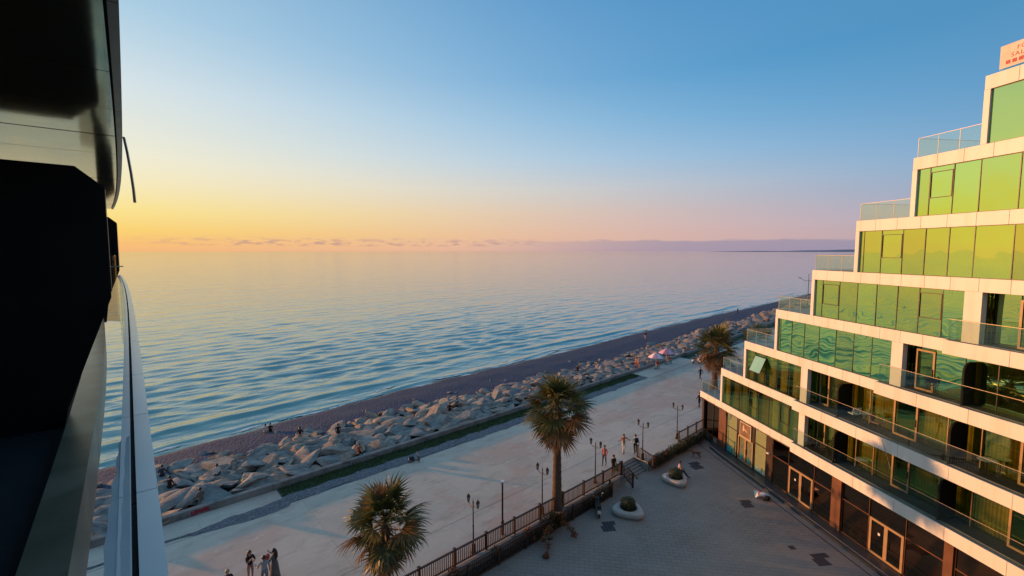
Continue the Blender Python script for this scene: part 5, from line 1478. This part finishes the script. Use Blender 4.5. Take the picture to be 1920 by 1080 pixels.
def stool(u, v, lab):
    q = gz(u, v, .05); r_ = empty('stool', q); tag(r_, lab, 'stool', 'stools under the parasols')
    mb = MB(); mb.lathe([(.19, .40), (.20, .42), (.20, .445), (.18, .455)], 12); mb.build('seat', 'white_pl', r_)
    for a in range(4): mb = MB(); an = a * 1.57 + .4; mb.tube([(.20 * math.cos(an), .20 * math.sin(an), 0), (.13 * math.cos(an), .13 * math.sin(an), .40)], .014, 5); mb.build('leg', 'lead', r_)
stool(1232, 690, 'small stool under the nearer parasol'); stool(1254, 681, 'small stool under the farther parasol')
# parasols
def parasol(u, v, lab, c, rr):
    q = gz(u, v, .05); r_ = empty('parasol', q); tag(r_, lab, 'parasol', 'pink beach parasols')
    mb = MB(); mb.tube([(0, 0, 0), (.0, 0, 2.35)], .025, 6); mb.build('pole', 'white_pl', r_); mb = MB(); mb.lathe([(.26, 0), (.26, .07), (.06, .11), (.05, .3)], 10); mb.build('base', 'slab_grey', r_)
    m1 = pmat('parasol_' + lab[:6], c, tuple(x * .8 for x in c), 3, .8); m2 = pmat('parasol_b_' + lab[:6], tuple(min(1, x * 1.5 + .1) for x in c), None, rough=.8)
    for j in range(8):
        mb = MB(); vs_ = []
        for i in range(5):
            t = i / 4
            for k_ in range(4):
                a = (j + k_ / 3) * math.pi / 4; sag = 1 - .05 * math.sin(k_ / 3 * math.pi) * t; vs_.append((rr * t * math.cos(a) * sag, rr * t * math.sin(a) * sag, 2.42 - .62 * t ** 1.6))
        mb.add(vs_, [(i * 4 + k_, (i + 1) * 4 + k_, (i + 1) * 4 + k_ + 1, i * 4 + k_ + 1) for i in range(4) for k_ in range(3)]); mb.build('gore', m1 if j % 2 else m2, r_, smooth=True)
    mb = MB(); mb.ball((0, 0, 2.46), .05, 6, 5); mb.build('finial', 'white_pl', r_)
parasol(1229, 692, 'pale pink parasol, the nearer of the two by the sea wall', (.56, .36, .38), 1.15)
parasol(1249, 683, 'rose pink parasol, the farther of the two by the sea wall', (.46, .20, .26), 1.25)

# ------------------------------------------------------------------ mopeds, dog, small things
def moped(loc, rz, sc, lab, body, group=None):
    r_ = empty('moped', loc, rz); r_.scale = (sc,) * 3; tag(r_, lab, 'moped', group)
    for y in (-.62, .62):
        wh = empty('wheel', (0, y, .24), 0, r_)
        mb = MB(); n = 18
        vs_ = []
        for j in range(n):
            a = 2 * math.pi * j / n
            for k_ in range(6):
                b = 2 * math.pi * k_ / 6; rr = .19 + .05 * math.cos(b); vs_.append((.045 * math.sin(b), rr * math.cos(a), rr * math.sin(a)))
        mb.add(vs_, [(j * 6 + k_, j * 6 + (k_ + 1) % 6, ((j + 1) % n) * 6 + (k_ + 1) % 6, ((j + 1) % n) * 6 + k_) for j in range(n) for k_ in range(6)]); mb.build('tyre', BLACK, wh, smooth=True)
        mb = MB(); mb.tube([(-.04, 0, 0), (.04, 0, 0)], .14, 12); mb.build('rim', 'lampglass', wh)
    mb = MB(); pr = [(-.78, .52), (-.80, .66), (-.5, .74), (-.1, .70), (0, .52), (.05, .32), (.42, .30), (.50, .42), (.54, .84), (.60, .86), (.66, .5), (.60, .36), (.45, .22), (-.3, .20), (-.42, .34)]
    n = len(pr); wd = lambda y: .17 if y < .1 else .14
    mb.add([(-wd(y), y, z) for y, z in pr] + [(wd(y), y, z) for y, z in pr], [tuple(range(n)), tuple(range(2 * n - 1, n - 1, -1))] + [(i, (i + 1) % n, (i + 1) % n + n, i + n) for i in range(n)]); mb.build('body', body, r_)
    mb = MB(); mb.box(-.15, .15, -.74, -.05, .745, .82); mb.box(-.13, .13, -.70, -.1, .822, .85); mb.build('seat', BLACK, r_)
    mb = MB(); mb.tube([(0, .62, .24), (0, .54, .62), (0, .46, .98)], .03, 6); mb.tube([(-.34, .36, 1.02), (0, .46, 1.0), (.34, .36, 1.02)], .016, 6); mb.build('handlebar', 'lead', r_)
    mb = MB(); mb.ball((0, .60, .80), .08, 8, 6); mb.build('headlight', 'lampglass', r_)
    for sx in (-1, 1):
        mb = MB(); mb.tube([(sx * .26, .40, 1.0), (sx * .34, .40, 1.22)], .008, 5); mb.ball((sx * .36, .40, 1.25), .07, 8, 6, (1, .35, .7)); mb.build('mirror', 'white_pl', r_)
    mb = MB(); mb.box(-.12, .12, -.86, -.80, .42, .62); mb.build('number_plate', 'white_pl', r_)
moped(pz(1121, 962), R(-4), 1.0, 'black and white moped parked on the plaza in front of the railing', cloth('moped_white_black', (.10, .10, .11), .35))
moped(gz(777, 866), R(-70), .56, 'small black toy motorbike standing on the promenade by the gravel', cloth('toy_black', (.015, .015, .016), .35))
moped(gz(1305, 681), R(-60), 1.0, 'white moped parked beside the farther grass strip', cloth('moped_white', (.5, .5, .5), .35), 'mopeds parked past the parasols')
moped(gz(1317, 682), R(-50), 1.0, 'black moped parked next to the white moped', cloth('moped_black', (.03, .03, .03), .35), 'mopeds parked past the parasols')
# dog
def dog(loc, rz, lab):
    J = {'rump': (0, -.26, .46), 'mid': (0, 0, .45), 'chest': (0, .24, .47), 'neck': (0, .38, .56), 'head': (0, .48, .62), 'nose': (0, .62, .57), 't1': (0, -.38, .52), 't2': (0, -.52, .46)}
    bones = [('rump', 'mid'), ('mid', 'chest'), ('chest', 'neck'), ('neck', 'head'), ('head', 'nose'), ('rump', 't1'), ('t1', 't2')]; rad = {'rump': .11, 'mid': .105, 'chest': .13, 'neck': .075, 'head': .075, 'nose': .032, 't1': .03, 't2': .015}
    for s_, x in (('L', -.09), ('R', .09)):
        J.update({'fs' + s_: (x, .24, .36), 'fe' + s_: (x, .23, .20), 'fp' + s_: (x, .25, .03), 'hk' + s_: (x, -.18, .30), 'hh' + s_: (x, -.36, .16), 'hp' + s_: (x, -.32, .03)})
        bones += [('chest', 'fs' + s_), ('fs' + s_, 'fe' + s_), ('fe' + s_, 'fp' + s_), ('rump', 'hk' + s_), ('hk' + s_, 'hh' + s_), ('hh' + s_, 'hp' + s_)]
        rad.update({'fs' + s_: .055, 'fe' + s_: .035, 'fp' + s_: .03, 'hk' + s_: .07, 'hh' + s_: .032, 'hp' + s_: .028})
    names = list(J); ix = {n: i for i, n in enumerate(names)}
    me = bpy.data.meshes.new('d'); me.from_pydata([J[n] for n in names], [(ix[a], ix[b]) for a, b in bones], []); t_ = bpy.data.objects.new('d', me); COL.objects.link(t_)
    t_.modifiers.new('s', 'SKIN').use_smooth_shade = True; sb = t_.modifiers.new('u', 'SUBSURF'); sb.levels = 1
    for n in names: sv = me.skin_vertices[0].data[ix[n]]; sv.radius = (rad[n], rad[n]); sv.use_root = n == 'mid'
    dm = bpy.data.meshes.new_from_object(t_.evaluated_get(bpy.context.evaluated_depsgraph_get())); bpy.data.objects.remove(t_)
    dm.materials.clear(); dm.materials.append(cloth('red_brown_fur', (.20, .075, .045)))
    b2 = bmesh.new(); b2.from_mesh(dm)
    for sx in (-1, 1):
        vs_ = [b2.verts.new(v) for v in ((sx * .03, .45, .68), (sx * .08, .45, .66), (sx * .075, .47, .75))]; b2.faces.new(vs_)
    b2.to_mesh(dm); b2.free()
    tag(place('dog', dm, None, loc, rz), lab, 'dog')
dog(pz(1305, 858), R(75), 'reddish brown dog standing on the plaza near the hotel corner')
# white bundle with a red strap by the plinth, and a black bag
q = pz(1424, 932); r_ = empty('bundle', q, R(-40)); tag(r_, 'white wrapped bundle with a red strap lying by the plinth', 'bundle')
mb = MB(); V = np.array([v.co[:] for v in ROCKS[3].vertices]) * np.array([.55, .42, .52]) + np.array([0, 0, .22]); mb.add(V.tolist(), [tuple(p.vertices) for p in ROCKS[3].polygons]); mb.build('wrap', 'white_pl', r_, smooth=True)
mb = MB()
for j in range(14):
    a0, a1 = math.pi * j / 13 - .2, math.pi * (j + 1) / 13 - .2
    if j < 13: mb.add([(-.03, .40 * math.cos(a0), .24 + .30 * math.sin(a0)), (.05, .40 * math.cos(a0), .24 + .30 * math.sin(a0)), (.05, .40 * math.cos(a1), .24 + .30 * math.sin(a1)), (-.03, .40 * math.cos(a1), .24 + .30 * math.sin(a1))], [(0, 1, 2, 3)])
mb.build('strap', RED, r_)
q = pz(1436, 938); r_ = empty('bag', q, .3); tag(r_, 'black bag slumped beside the white bundle', 'bag')
mb = MB(); V = np.array([v.co[:] for v in ROCKS[5].vertices]) * np.array([.30, .26, .45]) + np.array([0, 0, .16]); mb.add(V.tolist(), [tuple(p.vertices) for p in ROCKS[5].polygons]); mb.build('body', BLACK, r_, smooth=True)
mb = MB(); mb.tube([(-.1, 0, .32), (-.05, 0, .44), (.05, 0, .44), (.1, 0, .32)], .012, 5); mb.build('strap', BLACK, r_)
# heaps of goods behind the brown shop glass
for i, (a, y, z, c, lab) in enumerate([(16.5, .75, -.45, (.55, .40, .28), 'pale heap of boxes behind the brown shop glass, left of the double door'), (17.4, .7, -.45, (.50, .26, .20), 'pinkish heap of goods right against the double door glass'), (21.2, .75, -.45, (.45, .22, .14), 'orange heap of goods behind the glass right of the double door'), (23.4, .8, -.4, (.5, .33, .18), 'tan heap of goods behind the last shop window')]):
    r_ = empty('goods_heap', HP(a, -y, ZG - .05), HRZ); tag(r_, lab, 'goods', 'heaps of goods inside the shop')
    mt = pmat('goods_%d' % i, c, tuple(x * .5 for x in c), 5, .8)
    for j in range(5):
        mb = MB(); w_, d_, h_ = random.uniform(.12, .3), random.uniform(.1, .2), random.uniform(.1, .28); mb.box(-w_ / 2, w_ / 2, -d_ / 2, d_ / 2, 0, h_); mb.build('box', mt, r_, loc=(random.uniform(-.4, .4), random.uniform(-.12, .12), .12 * (j > 2)), rz=random.uniform(0, 3))
# balcony tables and chairs
def table(a, y, k, lab):
    r_ = empty('balcony_table', HP(a, -y, ZK(k) + .013), HRZ); tag(r_, lab, 'table', 'round tables on the hotel balconies')
    mb = MB(); mb.lathe([(.02, .70), (.34, .70), (.36, .715), (.34, .73), (0.01, .732)], 20); mb.build('top', pmat('pale_table_%s' % (lab[:8]), (.36, .42, .38), (.28, .33, .30), 3, .3), r_)
    mb = MB(); mb.lathe([(.03, .02), (.025, .70)], 8); mb.build('stem', 'lead', r_); mb = MB(); mb.lathe([(.22, 0), (.2, .02), (.04, .04)], 14); mb.build('foot', 'lead', r_)
def chair(a, y, k, rz, lab, mat_='lead'):
    r_ = empty('balcony_chair', HP(a, -y, ZK(k) + .013), HRZ + rz); tag(r_, lab, 'chair', 'chairs on the hotel balconies')
    mb = MB(); mb.box(-.22, .22, -.22, .22, .42, .46); mb.build('seat', mat_, r_)
    mb = MB(); mb.tube([(-.22, -.22, .46), (-.24, -.30, .88), (.24, -.30, .88), (.22, -.22, .46)], .018, 6); mb.box(-.2, .2, -.29, -.265, .58, .86); mb.build('backrest', mat_, r_)
    for x, y2 in ((-.2, -.2), (.2, -.2), (-.2, .2), (.2, .2)): mb = MB(); mb.tube([(x, y2, .42), (x * 1.1, y2 * 1.1, 0)], .015, 5); mb.build('leg', 'lead', r_)
table(17.0, .55, 2, 'pale round table on the second storey balcony, between two chairs'); chair(16.2, .5, 2, R(80), 'pale chair left of the round table on the second storey balcony', 'white_pl'); chair(17.8, .5, 2, R(-80), 'rust chair right of the round table on the second storey balcony', pmat('rust_chair', (.3, .14, .08), None, rough=.6))
table(23.4, .6, 2, 'pale round table beyond the second black divider on the second storey'); table(16.6, .9, 1, 'dark round table on the first storey balcony'); chair(13.3, .1, 1, R(100), 'dark chair at the open corner of the first storey balcony')
chair(14.3, .4, 1, R(20), 'grey chair next to the tan door of the first storey balcony'); chair(20.6, .6, 3, R(40), 'dark chair on the third storey balcony beside its tan door')
# tiny boat near the horizon
q = (960.0, 1500.0); bt = empty('boat', (1640, 2500, SEA_Z), R(60)); tag(bt, 'tiny dark boat near the horizon by the hotel terraces', 'boat')
mb = MB(); mb.prism([(-7, 0), (-5, -1.6), (4, -1.6), (8, 0), (4, 1.6), (-5, 1.6)], -.2, 1.6); mb.build('hull', 'lead', bt); mb = MB(); mb.box(-4, 0, -1, 1, 1.601, 4); mb.build('cabin', 'white_pl', bt)
